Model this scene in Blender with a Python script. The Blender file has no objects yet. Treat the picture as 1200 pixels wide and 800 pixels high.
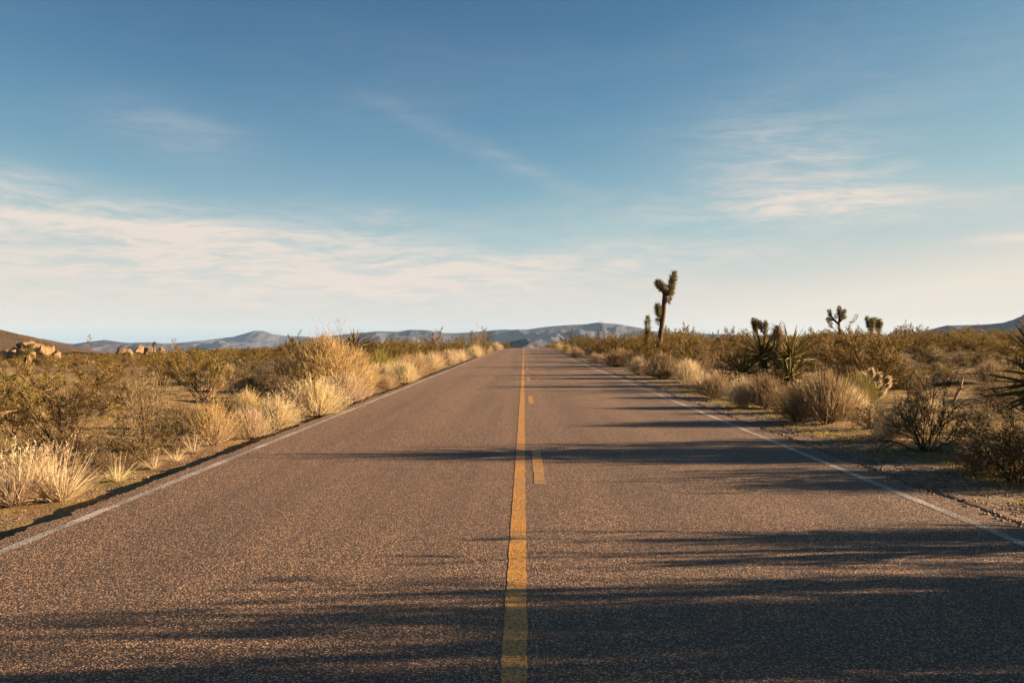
import bpy, math, random
import numpy as np
from mathutils import Vector, Matrix, Euler, noise as mnoise

scene = bpy.context.scene
COL = scene.collection
R = math.radians

# ------------------------------------------------------------------ camera
FPX = 1167.0                      # focal length in pixels of the 1200 px wide photograph
CAM_H = 1.40
VPX, VPY = 614.0, 398.0
cam_d = bpy.data.cameras.new('camera'); cam = bpy.data.objects.new('camera', cam_d)
COL.objects.link(cam)
cam_d.sensor_width = 36.0; cam_d.lens = 36.0 * FPX / 1200.0
cam_d.clip_start = 0.05; cam_d.clip_end = 60000
cam.location = (0, 0, CAM_H)
cam.rotation_euler = (R(90) - math.atan((400 - VPY) / FPX), 0, math.atan((VPX - 600) / FPX))
scene.camera = cam
CAM_ROT = cam.rotation_euler.to_matrix()

# ------------------------------------------------------------------ sun and sky
SUN_EL, SUN_AZ = 12.0, 84.0       # azimuth clockwise from +Y (the way the road runs)
S = Vector((math.sin(R(SUN_AZ)) * math.cos(R(SUN_EL)), math.cos(R(SUN_AZ)) * math.cos(R(SUN_EL)), math.sin(R(SUN_EL))))
sun_d = bpy.data.lights.new('sun', 'SUN'); sun = bpy.data.objects.new('sun', sun_d); COL.objects.link(sun)
sun_d.energy = 5.0; sun_d.angle = R(0.53); sun_d.color = (1.0, 0.745, 0.49)
sun.rotation_euler = (-S).to_track_quat('-Z', 'Y').to_euler()
sun.location = (60, 0, 40)

scene.view_settings.view_transform = 'Standard'
scene.view_settings.look = 'None'
scene.view_settings.exposure = 2.5
scene.view_settings.gamma = 1.0
scene.view_settings.use_curve_mapping = False


class NT:
    """small helper to write node trees"""
    def __init__(s, tree):
        s.t = tree; s.n = tree.nodes; s.l = tree.links; s.n.clear()
    def node(s, typ, ins=None, **props):
        nd = s.n.new(typ)
        for k, v in props.items(): setattr(nd, k, v)
        for k, v in (ins or {}).items():
            if hasattr(v, 'is_linked') or isinstance(v, bpy.types.NodeSocket): s.l.new(v, nd.inputs[k])
            else: nd.inputs[k].default_value = v
        return nd
    def m(s, op, a, b=0.0, c=0.0, clamp=False):
        nd = s.n.new('ShaderNodeMath'); nd.operation = op; nd.use_clamp = clamp
        for i, v in enumerate((a, b, c)):
            if isinstance(v, bpy.types.NodeSocket): s.l.new(v, nd.inputs[i])
            else: nd.inputs[i].default_value = v
        return nd.outputs[0]
    def smooth(s, v, lo, hi):
        nd = s.n.new('ShaderNodeMapRange'); nd.interpolation_type = 'SMOOTHSTEP'
        s.l.new(v, nd.inputs['Value'])
        nd.inputs['From Min'].default_value = lo; nd.inputs['From Max'].default_value = hi
        return nd.outputs['Result']
    def mix(s, fac, a, b, blend='MIX'):
        nd = s.n.new('ShaderNodeMix'); nd.data_type = 'RGBA'; nd.blend_type = blend
        for i, v in ((0, fac), (6, a), (7, b)):
            if isinstance(v, bpy.types.NodeSocket): s.l.new(v, nd.inputs[i])
            elif i == 0: nd.inputs[i].default_value = v
            else: nd.inputs[i].default_value = (*v, 1.0) if len(v) == 3 else v
        return nd.outputs[2]
    def noise(s, vec, scale, detail=4, rough=0.55, dist=0.0, out='Fac'):
        nd = s.n.new('ShaderNodeTexNoise')
        if vec is not None: s.l.new(vec, nd.inputs['Vector'])
        nd.inputs['Scale'].default_value = scale; nd.inputs['Detail'].default_value = detail
        nd.inputs['Roughness'].default_value = rough; nd.inputs['Distortion'].default_value = dist
        return nd.outputs[out]
    def comb(s, x, y, z=0.0):
        nd = s.n.new('ShaderNodeCombineXYZ')
        for i, v in enumerate((x, y, z)):
            if isinstance(v, bpy.types.NodeSocket): s.l.new(v, nd.inputs[i])
            else: nd.inputs[i].default_value = v
        return nd.outputs[0]
    def scalev(s, vec, sc):
        nd = s.n.new('ShaderNodeVectorMath'); nd.operation = 'MULTIPLY'
        s.l.new(vec, nd.inputs[0]); nd.inputs[1].default_value = sc
        return nd.outputs[0]


def build_world():
    w = bpy.data.worlds.new('World'); scene.world = w; w.use_nodes = True
    T = NT(w.node_tree)
    sky = T.node('ShaderNodeTexSky', sky_type='NISHITA')
    sky.sun_disc = False; sky.sun_elevation = R(SUN_EL); sky.sun_rotation = R(SUN_AZ)
    sky.altitude = 1200; sky.air_density = 1.0; sky.dust_density = 1.2; sky.ozone_density = 1.6
    d = T.node('ShaderNodeTexCoord').outputs['Generated']
    sep = T.node('ShaderNodeSeparateXYZ', {0: d})
    az = T.m('ARCTAN2', sep.outputs[0], sep.outputs[1])
    el = T.m('ARCSINE', sep.outputs[2])
    # thin cirrus: streaked noise in a wind-blown sheet
    warp = T.noise(T.comb(T.m('MULTIPLY', az, 3.0), T.m('MULTIPLY', el, 9.0), 3.1), 1.6, 3, 0.55)
    elw = T.m('ADD', el, T.m('MULTIPLY', T.m('SUBTRACT', warp, 0.5), 0.035))
    st = T.noise(T.comb(T.m('MULTIPLY', az, 4.0), T.m('MULTIPLY', elw, 26.0), 0.0), 2.2, 9, 0.62, 0.6)
    fine = T.noise(T.comb(T.m('MULTIPLY', az, 12.0), T.m('MULTIPLY', elw, 80.0), 5.0), 2.0, 6, 0.6, 0.9)
    streak = T.m('ADD', T.m('MULTIPLY', st, 0.62), T.m('MULTIPLY', fine, 0.38))
    tex = T.smooth(streak, 0.36, 0.66)
    def P(px, py): return (math.atan((px - VPX) / FPX), math.atan((VPY - py) / FPX * math.cos(math.atan((px - VPX) / FPX))))
    total = None
    # px, py, half width px, half height px, tilt (rise per unit to the right), strength
    for px, py, wx, wy, tilt, k in ((210, 300, 330, 42, -0.03, 1.25), (400, 338, 420, 34, 0.0, .9), (120, 266, 210, 16, -0.05, 1.0),
                                    (640, 318, 150, 22, 0.04, .6), (935, 200, 105, 50, -0.15, .75), (930, 238, 130, 13, 0.0, .65),
                                    (860, 250, 240, 22, 0.02, .35), (205, 152, 75, 26, -0.15, .28), (575, 180, 110, 11, -0.42, .22),
                                    (10, 215, 55, 16, 0.0, .6), (110, 236, 90, 10, -0.08, .45), (800, 295, 170, 16, 0.0, .5), (1185, 323, 22, 4, 0.0, 2.2),
                                    (1190, 280, 40, 4, 0.0, 2.0), (1080, 90, 160, 60, 0.12, .13), (430, 252, 60, 10, 0.0, .45), (1100, 240, 160, 20, 0.0, .3)):
        a0, e0 = P(px, py)
        da = T.m('SUBTRACT', az, a0)
        de = T.m('SUBTRACT', T.m('SUBTRACT', el, e0), T.m('MULTIPLY', da, tilt))
        q = T.m('ADD', T.m('POWER', T.m('ABSOLUTE', T.m('DIVIDE', da, wx / FPX)), 2.0),
                T.m('POWER', T.m('ABSOLUTE', T.m('DIVIDE', de, wy / FPX)), 2.0))
        g = T.m('MULTIPLY', T.m('EXPONENT', T.m('MULTIPLY', q, -0.9)), k)
        total = g if total is None else T.m('ADD', total, g)
    # the same thin cirrus all round the sky, densest low down
    allround = T.m('MULTIPLY', T.smooth(T.noise(T.comb(T.m('MULTIPLY', az, 1.3), T.m('MULTIPLY', el, 5.0), 8.0), 2.0, 3), 0.45, 0.75), 0.07)
    total = T.m('ADD', total, allround)
    cl = T.m('MULTIPLY', T.m('MULTIPLY', total, T.m('ADD', T.m('MULTIPLY', tex, 0.76), 0.24)), 0.9, clamp=True)
    # the sky model's brightness drives the colours this film gives a clear evening sky
    lum = T.node('ShaderNodeSeparateColor', {0: sky.outputs[0]}).outputs[0]
    ramp = T.node('ShaderNodeValToRGB', {0: T.m('DIVIDE', lum, 4.5)})
    e = ramp.color_ramp.elements
    stops = ((.18, (60, 98, 136)), (.26, (80, 124, 160)), (.33, (102, 147, 177)), (.43, (130, 171, 190)), (.56, (160, 193, 200)), (.72, (188, 204, 203)), (.85, (214, 214, 205)), (1.0, (234, 225, 209)))
    while len(e) < len(stops): e.new(0.5)
    for k, (pos, c) in enumerate(stops):
        e[k].position = pos; e[k].color = (*[((v / 255 + .055) / 1.055) ** 2.4 for v in c], 1)
    sc = 1.0 / (SKY_STRENGTH * 2 ** scene.view_settings.exposure)
    skyc = T.mix(1.0, ramp.outputs[0], (sc, sc, sc), 'MULTIPLY')
    col = T.mix(cl, skyc, tuple(((v / 255 + .055) / 1.055) ** 2.4 * sc for v in (232, 220, 208)))
    bg = T.node('ShaderNodeBackground', {'Color': col, 'Strength': SKY_STRENGTH})
    T.node('ShaderNodeOutputWorld', {'Surface': bg.outputs[0]})


SKY_STRENGTH = 0.05
build_world()

rng = random.Random(11)
nrng = np.random.default_rng(5)

# ------------------------------------------------------------------ terrain
ROAD_L, ROAD_R = -3.68, 3.74


def sstep(v, lo, hi):
    t = np.clip((np.asarray(v, float) - lo) / (hi - lo), 0, 1)
    return t * t * (3 - 2 * t)


def crest(y):
    y = np.asarray(y, float)
    t = np.maximum(y - 150.0, 0.0)
    return -9.0 * (1 - np.exp(-(t / 300.0) ** 2)) - 52.0 * (1 - np.exp(-(t / 1700.0) ** 2))


def gz(x, y):
    """height of the desert floor"""
    x = np.asarray(x, float); y = np.asarray(y, float)
    L = np.maximum(ROAD_L - x, 0.0); Rr = np.maximum(x - ROAD_R, 0.0)
    side = np.where(x < 0, -0.085 - 0.03 * sstep(L, 0.3, 1.6) - 0.021 * np.clip(L - 2, 0, 75),
                    -0.012 + 0.03 * sstep(Rr, 0.5, 2.5) + 0.011 * np.clip(Rr - 3, 0, 75))
    off = np.maximum(L, Rr)
    und = (0.07 * np.sin(0.61 * x + 0.35 * y) + 0.06 * np.sin(0.23 * x - 0.47 * y + 1.3) + 0.04 * np.sin(1.3 * x + 1.1 * y + .4)
           + 0.025 * np.sin(2.7 * x - 1.9 * y) + 0.12 * np.sin(0.07 * x + 0.05 * y + 2))
    z = side + und * sstep(off, 0.6, 6.0) + 0.012 * np.sin(5.1 * y + 2.0 * x) * sstep(off, 0.0, 0.4) * (off < 6)
    z = np.where((x > ROAD_L + .02) & (x < ROAD_R - .02), -0.3, z)
    return z + crest(y)


def gz1(x, y): return float(gz(x, y))


def ray(px, py):
    return CAM_ROT @ Vector(((px - 600) / FPX, (400 - py) / FPX, -1.0))


def at(px, py):
    """point of the desert floor seen at a pixel of the photograph"""
    d = ray(px, py); t = CAM_H / max(-d.z, 0.002)
    for _ in range(30):
        p = d * t
        h = CAM_H - gz1(p.x, p.y)
        t = 0.5 * t + 0.5 * min(h / max(-d.z, 0.002), 400)
    p = d * t
    return Vector((p.x, p.y, gz1(p.x, p.y))), t


# ------------------------------------------------------------------ materials
MATS = {}
VEG = .55
WARM = (1.0, .87, .74)               # warmth of the light put into surface colours, so shade turns browner


def new_mat(name):
    m = bpy.data.materials.new(name); m.use_nodes = True
    MATS[name] = m
    return m, NT(m.node_tree)


def out(T, sh): T.node('ShaderNodeOutputMaterial', {'Surface': sh})


def leaf_mat(name, cols, trans=0.3, rough=0.7, spec=0.25):
    """thin leaves: a range of colours from one leaf to the next, some light passing through"""
    m, T = new_mat(name)
    isl = T.node('ShaderNodeNewGeometry').outputs['Random Per Island']
    oi = T.node('ShaderNodeObjectInfo').outputs['Random']
    ramp = T.node('ShaderNodeValToRGB', {0: isl})
    e = ramp.color_ramp.elements
    while len(e) < len(cols): e.new(0.5)
    for i, c in enumerate(cols):
        e[i].position = i / (len(cols) - 1); e[i].color = (*[v * VEG * k for v, k in zip(c, WARM)], 1)
    hsv = T.node('ShaderNodeHueSaturation', {'Color': ramp.outputs[0],
                 'Hue': T.m('ADD', 0.496, T.m('MULTIPLY', oi, 0.028)),
                 'Value': T.m('ADD', 0.78, T.m('MULTIPLY', oi, 0.44))})
    p = T.node('ShaderNodeBsdfPrincipled', {'Base Color': hsv.outputs[0], 'Roughness': rough, 'Specular IOR Level': spec})
    tr = T.node('ShaderNodeBsdfTranslucent', {'Color': hsv.outputs[0]})
    mx = T.node('ShaderNodeMixShader', {0: trans, 1: p.outputs[0], 2: tr.outputs[0]})
    out(T, mx.outputs[0])
    return m


def rough_mat(name, c1, c2, scale=20, bump=0.5, dist=0.02, rough=0.9):
    m, T = new_mat(name)
    oc = T.node('ShaderNodeTexCoord').outputs['Object']
    n = T.noise(oc, scale, 6, 0.65)
    oi = T.node('ShaderNodeObjectInfo').outputs['Random']
    c = T.mix(T.smooth(n, 0.3, 0.7), tuple(v * VEG * k for v, k in zip(c1, WARM)), tuple(v * VEG * k for v, k in zip(c2, WARM)))
    hsv = T.node('ShaderNodeHueSaturation', {'Color': c, 'Value': T.m('ADD', 0.82, T.m('MULTIPLY', oi, 0.36))})
    b = T.node('ShaderNodeBump', {'Height': n, 'Strength': bump, 'Distance': dist})
    p = T.node('ShaderNodeBsdfPrincipled', {'Base Color': hsv.outputs[0], 'Roughness': rough, 'Normal': b.outputs[0], 'Specular IOR Level': .2})
    out(T, p.outputs[0])
    return m


def asphalt_nodes(T):
    oc = T.node('ShaderNodeTexCoord').outputs['Object']
    v = T.node('ShaderNodeTexVoronoi', {'Vector': oc, 'Scale': 84.0, 'Randomness': 1.0})
    v2 = T.node('ShaderNodeTexVoronoi', {'Vector': oc, 'Scale': 165.0, 'Randomness': 1.0})
    nz = T.noise(oc, 60, 5, 0.7)
    h = T.m('ADD', T.m('MULTIPLY', T.m('SUBTRACT', 1.0, v.outputs['Distance']), 0.6),
            T.m('ADD', T.m('MULTIPLY', T.m('SUBTRACT', 1.0, v2.outputs['Distance']), 0.3), T.m('MULTIPLY', nz, 0.7)))
    chip = T.node('ShaderNodeSeparateColor', {0: v.outputs['Color']}).outputs[0]
    return oc, h, chip, nz


def make_materials():
    # ---- asphalt with exposed chippings
    m, T = new_mat('asphalt')
    oc, h, chip, nz = asphalt_nodes(T)
    sep = T.node('ShaderNodeSeparateXYZ', {0: oc})
    ramp = T.node('ShaderNodeValToRGB', {0: chip})
    e = ramp.color_ramp.elements
    e[0].position = 0.0; e[0].color = (.05, .033, .023, 1); e[1].position = 1.0; e[1].color = (.66, .45, .30, 1)
    a = e.new(.35); a.color = (.20, .135, .092, 1); a = e.new(.75); a.color = (.42, .297, .197, 1)
    big = T.noise(T.scalev(oc, (1.0, 0.16, 1.0)), 0.9, 4, 0.6)
    # wear runs along the lanes: wheel tracks polished paler, oil drip darker between
    wv = T.m('SINE', T.m('ADD', T.m('MULTIPLY', sep.outputs[0], 3.6), 0.7))
    lane = T.noise(T.scalev(oc, (1.0, 0.012, 1.0)), 2.6, 4, 0.6)
    blot = T.noise(oc, 5.0, 4, 0.6)
    band = T.m('ADD', T.m('MULTIPLY', wv, 0.08), T.m('ADD', T.m('MULTIPLY', T.m('SUBTRACT', lane, 0.5), 1.1), T.m('MULTIPLY', T.m('SUBTRACT', T.m('ADD', T.m('MULTIPLY', big, .6), T.m('MULTIPLY', blot, .4)), 0.5), 0.9)))
    hs = T.node('ShaderNodeHueSaturation', {'Color': ramp.outputs[0], 'Value': T.m('ADD', 1.0, band)})
    # dark binder in the pits
    pit = T.smooth(h, 0.74, 1.0)
    col = T.mix(pit, (.03, .020, .014), hs.outputs[0])
    # hairline cracks
    cr = T.node('ShaderNodeTexVoronoi', {'Vector': T.comb(T.m('ADD', sep.outputs[0], T.m('MULTIPLY', T.noise(oc, 1.3, 4), .9)), T.m('MULTIPLY', sep.outputs[1], .35)), 'Scale': .42}, feature='DISTANCE_TO_EDGE')
    crk = T.m('MULTIPLY', T.m('SUBTRACT', 1.0, T.smooth(cr.outputs['Distance'], 0.001, 0.006)), T.smooth(T.noise(oc, .33, 2), .5, .62))
    col = T.mix(T.m('MULTIPLY', crk, .7), col, (.03, .025, .022))
    col = T.mix(1.0, col, (1.0, .84, .68), 'MULTIPLY')  # warm light tint put into the asphalt colour, to brown its shaded parts
    b = T.node('ShaderNodeBump', {'Height': h, 'Strength': 0.75, 'Distance': 0.010})
    p = T.node('ShaderNodeBsdfPrincipled', {'Base Color': col, 'Roughness': 0.75, 'Normal': b.outputs[0], 'Specular IOR Level': .35})
    out(T, p.outputs[0])
    # ---- worn paint on the same chippings
    for nm, pc, wear in (('white_paint', (.60, .53, .46), .54), ('yellow_paint', (.55, .245, .018), .63), ('faded_yellow_paint', (.52, .24, .022), .60)):
        m, T = new_mat(nm)
        oc, h, chip, nz = asphalt_nodes(T)
        mask = T.smooth(T.m('ADD', T.m('MULTIPLY', T.noise(oc, 60, 4, .7), .7), T.m('MULTIPLY', T.noise(oc, 2.2, 3), .35)), wear - .14, wear + .10)
        worn = T.mix(chip, (.09, .07, .06), (.22, .17, .13))
        tone = T.mix(T.noise(oc, 9, 4), tuple(c * .78 for c in pc), pc)
        col = T.mix(mask, tone, worn)
        col = T.mix(T.smooth(h, 0.62, 0.84), (.05, .036, .026), col)
        b = T.node('ShaderNodeBump', {'Height': h, 'Strength': 0.42, 'Distance': 0.007})
        p = T.node('ShaderNodeBsdfPrincipled', {'Base Color': col, 'Roughness': .65, 'Normal': b.outputs[0], 'Specular IOR Level': .3})
        out(T, p.outputs[0])
    # ---- desert floor
    m, T = new_mat('desert_dirt')
    oc = T.node('ShaderNodeTexCoord').outputs['Object']
    sep = T.node('ShaderNodeSeparateXYZ', {0: oc})
    n1 = T.noise(oc, 0.35, 5, .6); n2 = T.noise(oc, 3.0, 6, .65); n3 = T.noise(oc, 38, 4, .7)
    sand = T.mix(T.smooth(n2, .3, .7), (.145, .096, .046), (.225, .16, .085))
    sand = T.mix(T.smooth(n1, .5, .72), sand, (.165, .14, .043))            # a film of sprouting annual grass
    v = T.node('ShaderNodeTexVoronoi', {'Vector': oc, 'Scale': 34.0})
    vr = T.node('ShaderNodeSeparateColor', {0: v.outputs['Color']}).outputs[0]
    grav = T.mix(vr, (.065, .05, .038), (.24, .185, .135))
    ax = T.m('ADD', T.m('ABSOLUTE', sep.outputs[0]), T.m('MULTIPLY', T.m('SUBTRACT', n2, .5), 1.6))
    gm = T.m('SUBTRACT', 1.0, T.smooth(ax, 4.1, 5.6))
    gm = T.m('MULTIPLY', gm, T.smooth(sep.outputs[0], -0.5, 0.5))
    gpat = T.m('MULTIPLY', T.smooth(T.noise(oc, 1.1, 5, .65), .52, .66), T.smooth(ax, 4.0, 4.6))
    grav = T.mix(T.m('MULTIPLY', gpat, .8), grav, (.17, .15, .035))
    col = T.mix(gm, sand, grav)
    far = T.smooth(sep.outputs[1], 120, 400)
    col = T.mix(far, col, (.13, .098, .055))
    col = T.mix(1.0, col, WARM, 'MULTIPLY')
    hgt = T.m('ADD', T.m('MULTIPLY', n3, .6), T.m('ADD', T.m('MULTIPLY', n2, 2.2), T.m('MULTIPLY', T.m('SUBTRACT', 1, v.outputs['Distance']), .35)))
    b = T.node('ShaderNodeBump', {'Height': hgt, 'Strength': .8, 'Distance': .03})
    p = T.node('ShaderNodeBsdfPrincipled', {'Base Color': col, 'Roughness': .95, 'Normal': b.outputs[0], 'Specular IOR Level': .15})
    out(T, p.outputs[0])
    # ---- hills
    for nm, c1, c2, c3 in (('mountain_rock', (.034, .044, .062), (.066, .06, .064), (.14, .10, .078)), ('hill_scrub', (.045, .032, .015), (.085, .052, .025), (.14, .085, .045))):
        m, T = new_mat(nm)
        oc = T.node('ShaderNodeTexCoord').outputs['Object']
        n1 = T.noise(oc, .006 if nm[0] == 'm' else .05, 6, .65); n2 = T.noise(oc, .05 if nm[0] == 'm' else .9, 5, .75)
        col = T.mix(T.smooth(n1, .35, .65), c1, c2)
        col = T.mix(T.smooth(n2, .5, .72), col, c3)
        if nm[0] == 'h':
            sp = T.node('ShaderNodeTexVoronoi', {'Vector': oc, 'Scale': .3})
            col = T.mix(T.m('SUBTRACT', 1.0, T.smooth(sp.outputs['Distance'], .2, .42)), col, (.035, .032, .012))
        b = T.node('ShaderNodeBump', {'Height': n2, 'Strength': .8, 'Distance': 12.0 if nm[0] == 'm' else 1.0})
        p = T.node('ShaderNodeBsdfPrincipled', {'Base Color': col, 'Roughness': 1, 'Normal': b.outputs[0], 'Specular IOR Level': .05})
        out(T, p.outputs[0])
    rough_mat('granite', (.20, .13, .075), (.36, .25, .15), 2.4, .6, .12)
    rough_mat('pebble', (.20, .155, .12), (.46, .36, .27), 30, .3, .005)
    rough_mat('bark', (.075, .045, .025), (.19, .115, .06), 22, .9, .03)
    rough_mat('twig_grey', (.13, .09, .055), (.30, .215, .135), 14, .3, .005)
    rough_mat('twig_brown', (.06, .036, .02), (.15, .095, .05), 14, .3, .005)
    rough_mat('dead_wood', (.28, .19, .11), (.48, .35, .22), 18, .6, .01)
    rough_mat('cactus_skin', (.10, .095, .04), (.20, .15, .07), 30, .5, .01)
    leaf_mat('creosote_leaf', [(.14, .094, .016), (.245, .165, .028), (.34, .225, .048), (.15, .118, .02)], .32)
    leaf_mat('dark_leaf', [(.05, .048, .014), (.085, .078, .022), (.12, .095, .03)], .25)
    leaf_mat('straw', [(.64, .50, .33), (.84, .70, .50), (.92, .80, .62), (.54, .38, .20)], .35)
    leaf_mat('gold_stem', [(.58, .42, .23), (.76, .59, .36), (.86, .70, .46), (.42, .28, .13)], .35)
    leaf_mat('dome_twig', [(.40, .26, .12), (.56, .39, .20), (.68, .50, .28), (.30, .18, .075)], .35)
    leaf_mat('yellow_tip', [(.60, .36, .045), (.68, .46, .11)], .35)
    leaf_mat('brown_stem', [(.19, .12, .065), (.34, .235, .135), (.54, .41, .27), (.12, .072, .038)], .28)
    leaf_mat('green_stem', [(.24, .20, .045), (.33, .27, .075), (.20, .185, .04)], .3)
    leaf_mat('sage_leaf', [(.27, .205, .12), (.44, .34, .21), (.18, .14, .07), (.22, .19, .07)], .28)
    leaf_mat('yucca_leaf', [(.10, .095, .026), (.16, .145, .045), (.24, .19, .07)], .15, .6, .2)
    leaf_mat('joshua_leaf', [(.14, .125, .04), (.25, .22, .075), (.36, .29, .12)], .25, .5, .3)
    leaf_mat('dead_leaf', [(.46, .34, .19), (.62, .48, .29), (.74, .59, .38)], .2)
    leaf_mat('dark_dead_leaf', [(.11, .062, .03), (.18, .105, .05), (.25, .15, .08)], .15)
    leaf_mat('spine', [(.85, .72, .50), (.95, .85, .65)], .5)
    leaf_mat('sprout', [(.30, .25, .045), (.44, .34, .11), (.58, .44, .21), (.24, .23, .04)], .3)


make_materials()


# ------------------------------------------------------------------ mesh building
class MB:
    def __init__(s): s.v = []; s.f = []
    def tube(s, pts, radii, n=3):
        b0 = len(s.v); prev = None
        for i, p in enumerate(pts):
            d = (pts[min(i + 1, len(pts) - 1)] - pts[max(i - 1, 0)])
            if d.length < 1e-9: d = Vector((0, 0, 1))
            d.normalize()
            u = d.orthogonal().normalized() if prev is None else (prev - d * prev.dot(d)).normalized()
            prev = u; w = d.cross(u)
            for k in range(n):
                a = 2 * math.pi * k / n
                s.v.append(p + (u * math.cos(a) + w * math.sin(a)) * radii[i])
        for i in range(len(pts) - 1):
            for k in range(n):
                a = b0 + i * n + k; b = b0 + i * n + (k + 1) % n
                s.f.append((a, b, b + n, a + n))
        if n > 3: s.f.append(tuple(b0 + (len(pts) - 1) * n + k for k in range(n)))
    def ribbon(s, pts, widths, side):
        b0 = len(s.v)
        for p, w in zip(pts, widths):
            s.v.append(p - side * w * .5); s.v.append(p + side * w * .5)
        for i in range(len(pts) - 1):
            a = b0 + 2 * i
            s.f.append((a, a + 1, a + 3, a + 2))
    def leaf(s, p, d, L, w, side):
        b0 = len(s.v); m = p + d * (L * .45)
        s.v += [p, m - side * (w * .5), p + d * L, m + side * (w * .5)]
        s.f.append((b0, b0 + 1, b0 + 2, b0 + 3))
    def mesh(s, name, mat, smooth=False):
        me = bpy.data.meshes.new(name)
        me.from_pydata([tuple(v) for v in s.v], [], s.f)
        me.materials.append(MATS[mat])
        if smooth: me.polygons.foreach_set('use_smooth', [True] * len(me.polygons))
        me.update()
        return me


def rv(r): return Vector((r.gauss(0, 1), r.gauss(0, 1), r.gauss(0, 1))).normalized()


def cone_dir(r, tmin, tmax, a=None):
    t = R(r.uniform(tmin, tmax)); a = r.uniform(0, 2 * math.pi) if a is None else a
    return Vector((math.sin(t) * math.cos(a), math.sin(t) * math.sin(a), math.cos(t)))


def perp(d, r):
    v = rv(r); v -= d * v.dot(d)
    return v.normalized() if v.length > 1e-4 else d.orthogonal().normalized()


def curve(p, d, L, n, r, wob=.12, droop=0.0):
    pts = [p.copy()]; d = d.copy()
    for i in range(n):
        d = (d + rv(r) * wob + Vector((0, 0, -droop))).normalized()
        p = p + d * (L / n); pts.append(p.copy())
    return pts


def make_creosote(seed, leafy=1.0, leaf='creosote_leaf', nl=12000, spread=(8, 58), twig='twig_grey'):
    """V-shaped bush, about 1 m high: bare wands below, small leaves on the outer twigs"""
    r = random.Random(seed); st = MB(); lv = MB(); tips = []
    for i in range(r.randint(13, 18)):
        d = cone_dir(r, *spread); L = r.uniform(.62, .98)
        pts = curve(Vector((r.uniform(-.06, .06), r.uniform(-.06, .06), -.03)), d, L, 6, r, .13, -.02)
        st.tube(pts, [.011 - .0015 * k for k in range(7)])
        for j in range(r.randint(5, 7)):
            k = r.randint(2, 6); d2 = (pts[k] - pts[k - 1]).normalized()
            d2 = (d2 + perp(d2, r) * r.uniform(.35, .9)).normalized()
            p2 = curve(pts[k], d2, r.uniform(.16, .36), 3, r, .16)
            st.tube(p2, [.0055, .0045, .0035, .002]); tips.append(p2)
            for q in range(2):
                kk = r.randint(1, 3); d3 = (p2[kk] - p2[kk - 1]).normalized()
                d3 = (d3 + perp(d3, r) * r.uniform(.4, 1)).normalized()
                p3 = curve(p2[kk], d3, r.uniform(.08, .2), 2, r, .15)
                st.tube(p3, [.0035, .003, .0015]); tips.append(p3); tips.append(p3)
    for i in range(int(nl * leafy)):
        tw = r.choice(tips); k = r.randint(1, len(tw) - 1); t = r.random()
        p = tw[k - 1].lerp(tw[k], t) + rv(r) * .025
        if r.random() > .25 + p.z * 1.15: continue
        d = ((tw[k] - tw[k - 1]).normalized() + rv(r) * .9).normalized()
        lv.leaf(p, d, r.uniform(.016, .032), r.uniform(.009, .015), perp(d, r))
    return [('stems', st.mesh('stems', twig)), ('foliage', lv.mesh('foliage', leaf))]


def make_burro(seed, twig='twig_brown', leaf='sage_leaf', nl=6500, dense=1.0):
    """rounded twiggy shrub, 1 m high by about 1.2 wide"""
    r = random.Random(seed); st = MB(); lv = MB(); tips = []
    def br(p, d, L, rad, lev):
        pts = curve(p, d, L, 3, r, .16)
        st.tube(pts, [rad, rad * .85, rad * .7, rad * .5])
        if lev == 0: tips.append(pts); return
        for j in range(r.randint(3, 4) if lev > 1 else r.randint(2, 4)):
            k = r.choice((1, 2, 3, 3)); d2 = (pts[k] - pts[k - 1]).normalized()
            d2 = (d2 + perp(d2, r) * r.uniform(.35, .85) + Vector((0, 0, .08))).normalized()
            br(pts[k], d2, L * r.uniform(.5, .8), rad * .6, lev - 1)
    for i in range(int(r.randint(15, 18) * dense)):
        br(Vector((r.uniform(-.07, .07), r.uniform(-.07, .07), -.03)), cone_dir(r, 6, 74), r.uniform(.34, .46), .011, 3)
    for i in range(nl):
        tw = r.choice(tips); k = r.randint(1, 3)
        p = tw[k - 1].lerp(tw[k], r.random())
        d = ((tw[k] - tw[k - 1]).normalized() + rv(r) * .8).normalized()
        lv.leaf(p, d, r.uniform(.018, .042), r.uniform(.007, .014), perp(d, r))
    return [('stems', st.mesh('stems', twig)), ('foliage', lv.mesh('foliage', leaf))]


def make_grass(seed, mat='straw', n=430, spread=(2, 58), lean=.16, base=.13, stalks=26, w=.008):
    """bunch grass about 1 m high: blades fanning from a tussock, a few seed stalks"""
    r = random.Random(seed); b = MB(); s = MB()
    for i in range(n):
        a = r.uniform(0, 6.283); rr = base * math.sqrt(r.random())
        p = Vector((rr * math.cos(a), rr * math.sin(a), -.03))
        d = cone_dir(r, *spread, a=a + r.gauss(0, .6)); L = r.uniform(.35, .92) * (1.08 - .35 * (1 - d.z))
        pts = curve(p, d, L, 3, r, .13, lean * r.random())
        ww = w * r.uniform(.6, 1.3)
        b.ribbon(pts, [ww, ww, ww * .7, ww * .12], perp(d, r))
    for i in range(stalks):
        d = cone_dir(r, 0, 30)
        pts = curve(Vector((r.uniform(-base, base) * .6, r.uniform(-base, base) * .6, -.03)), d, r.uniform(.8, 1.05), 4, r, .07)
        s.ribbon(pts, [w * .6, w * .6, w * .5, w * .45, w * .3], perp(d, r))
        for q in range(9):
            k = r.random(); p = pts[3].lerp(pts[4], k); dd = (d + rv(r) * .7).normalized()
            s.leaf(p, dd, .05, .012, perp(dd, r))
    return [('blades', b.mesh('blades', mat)), ('seed_stalks', s.mesh('seed_stalks', mat))]


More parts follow.
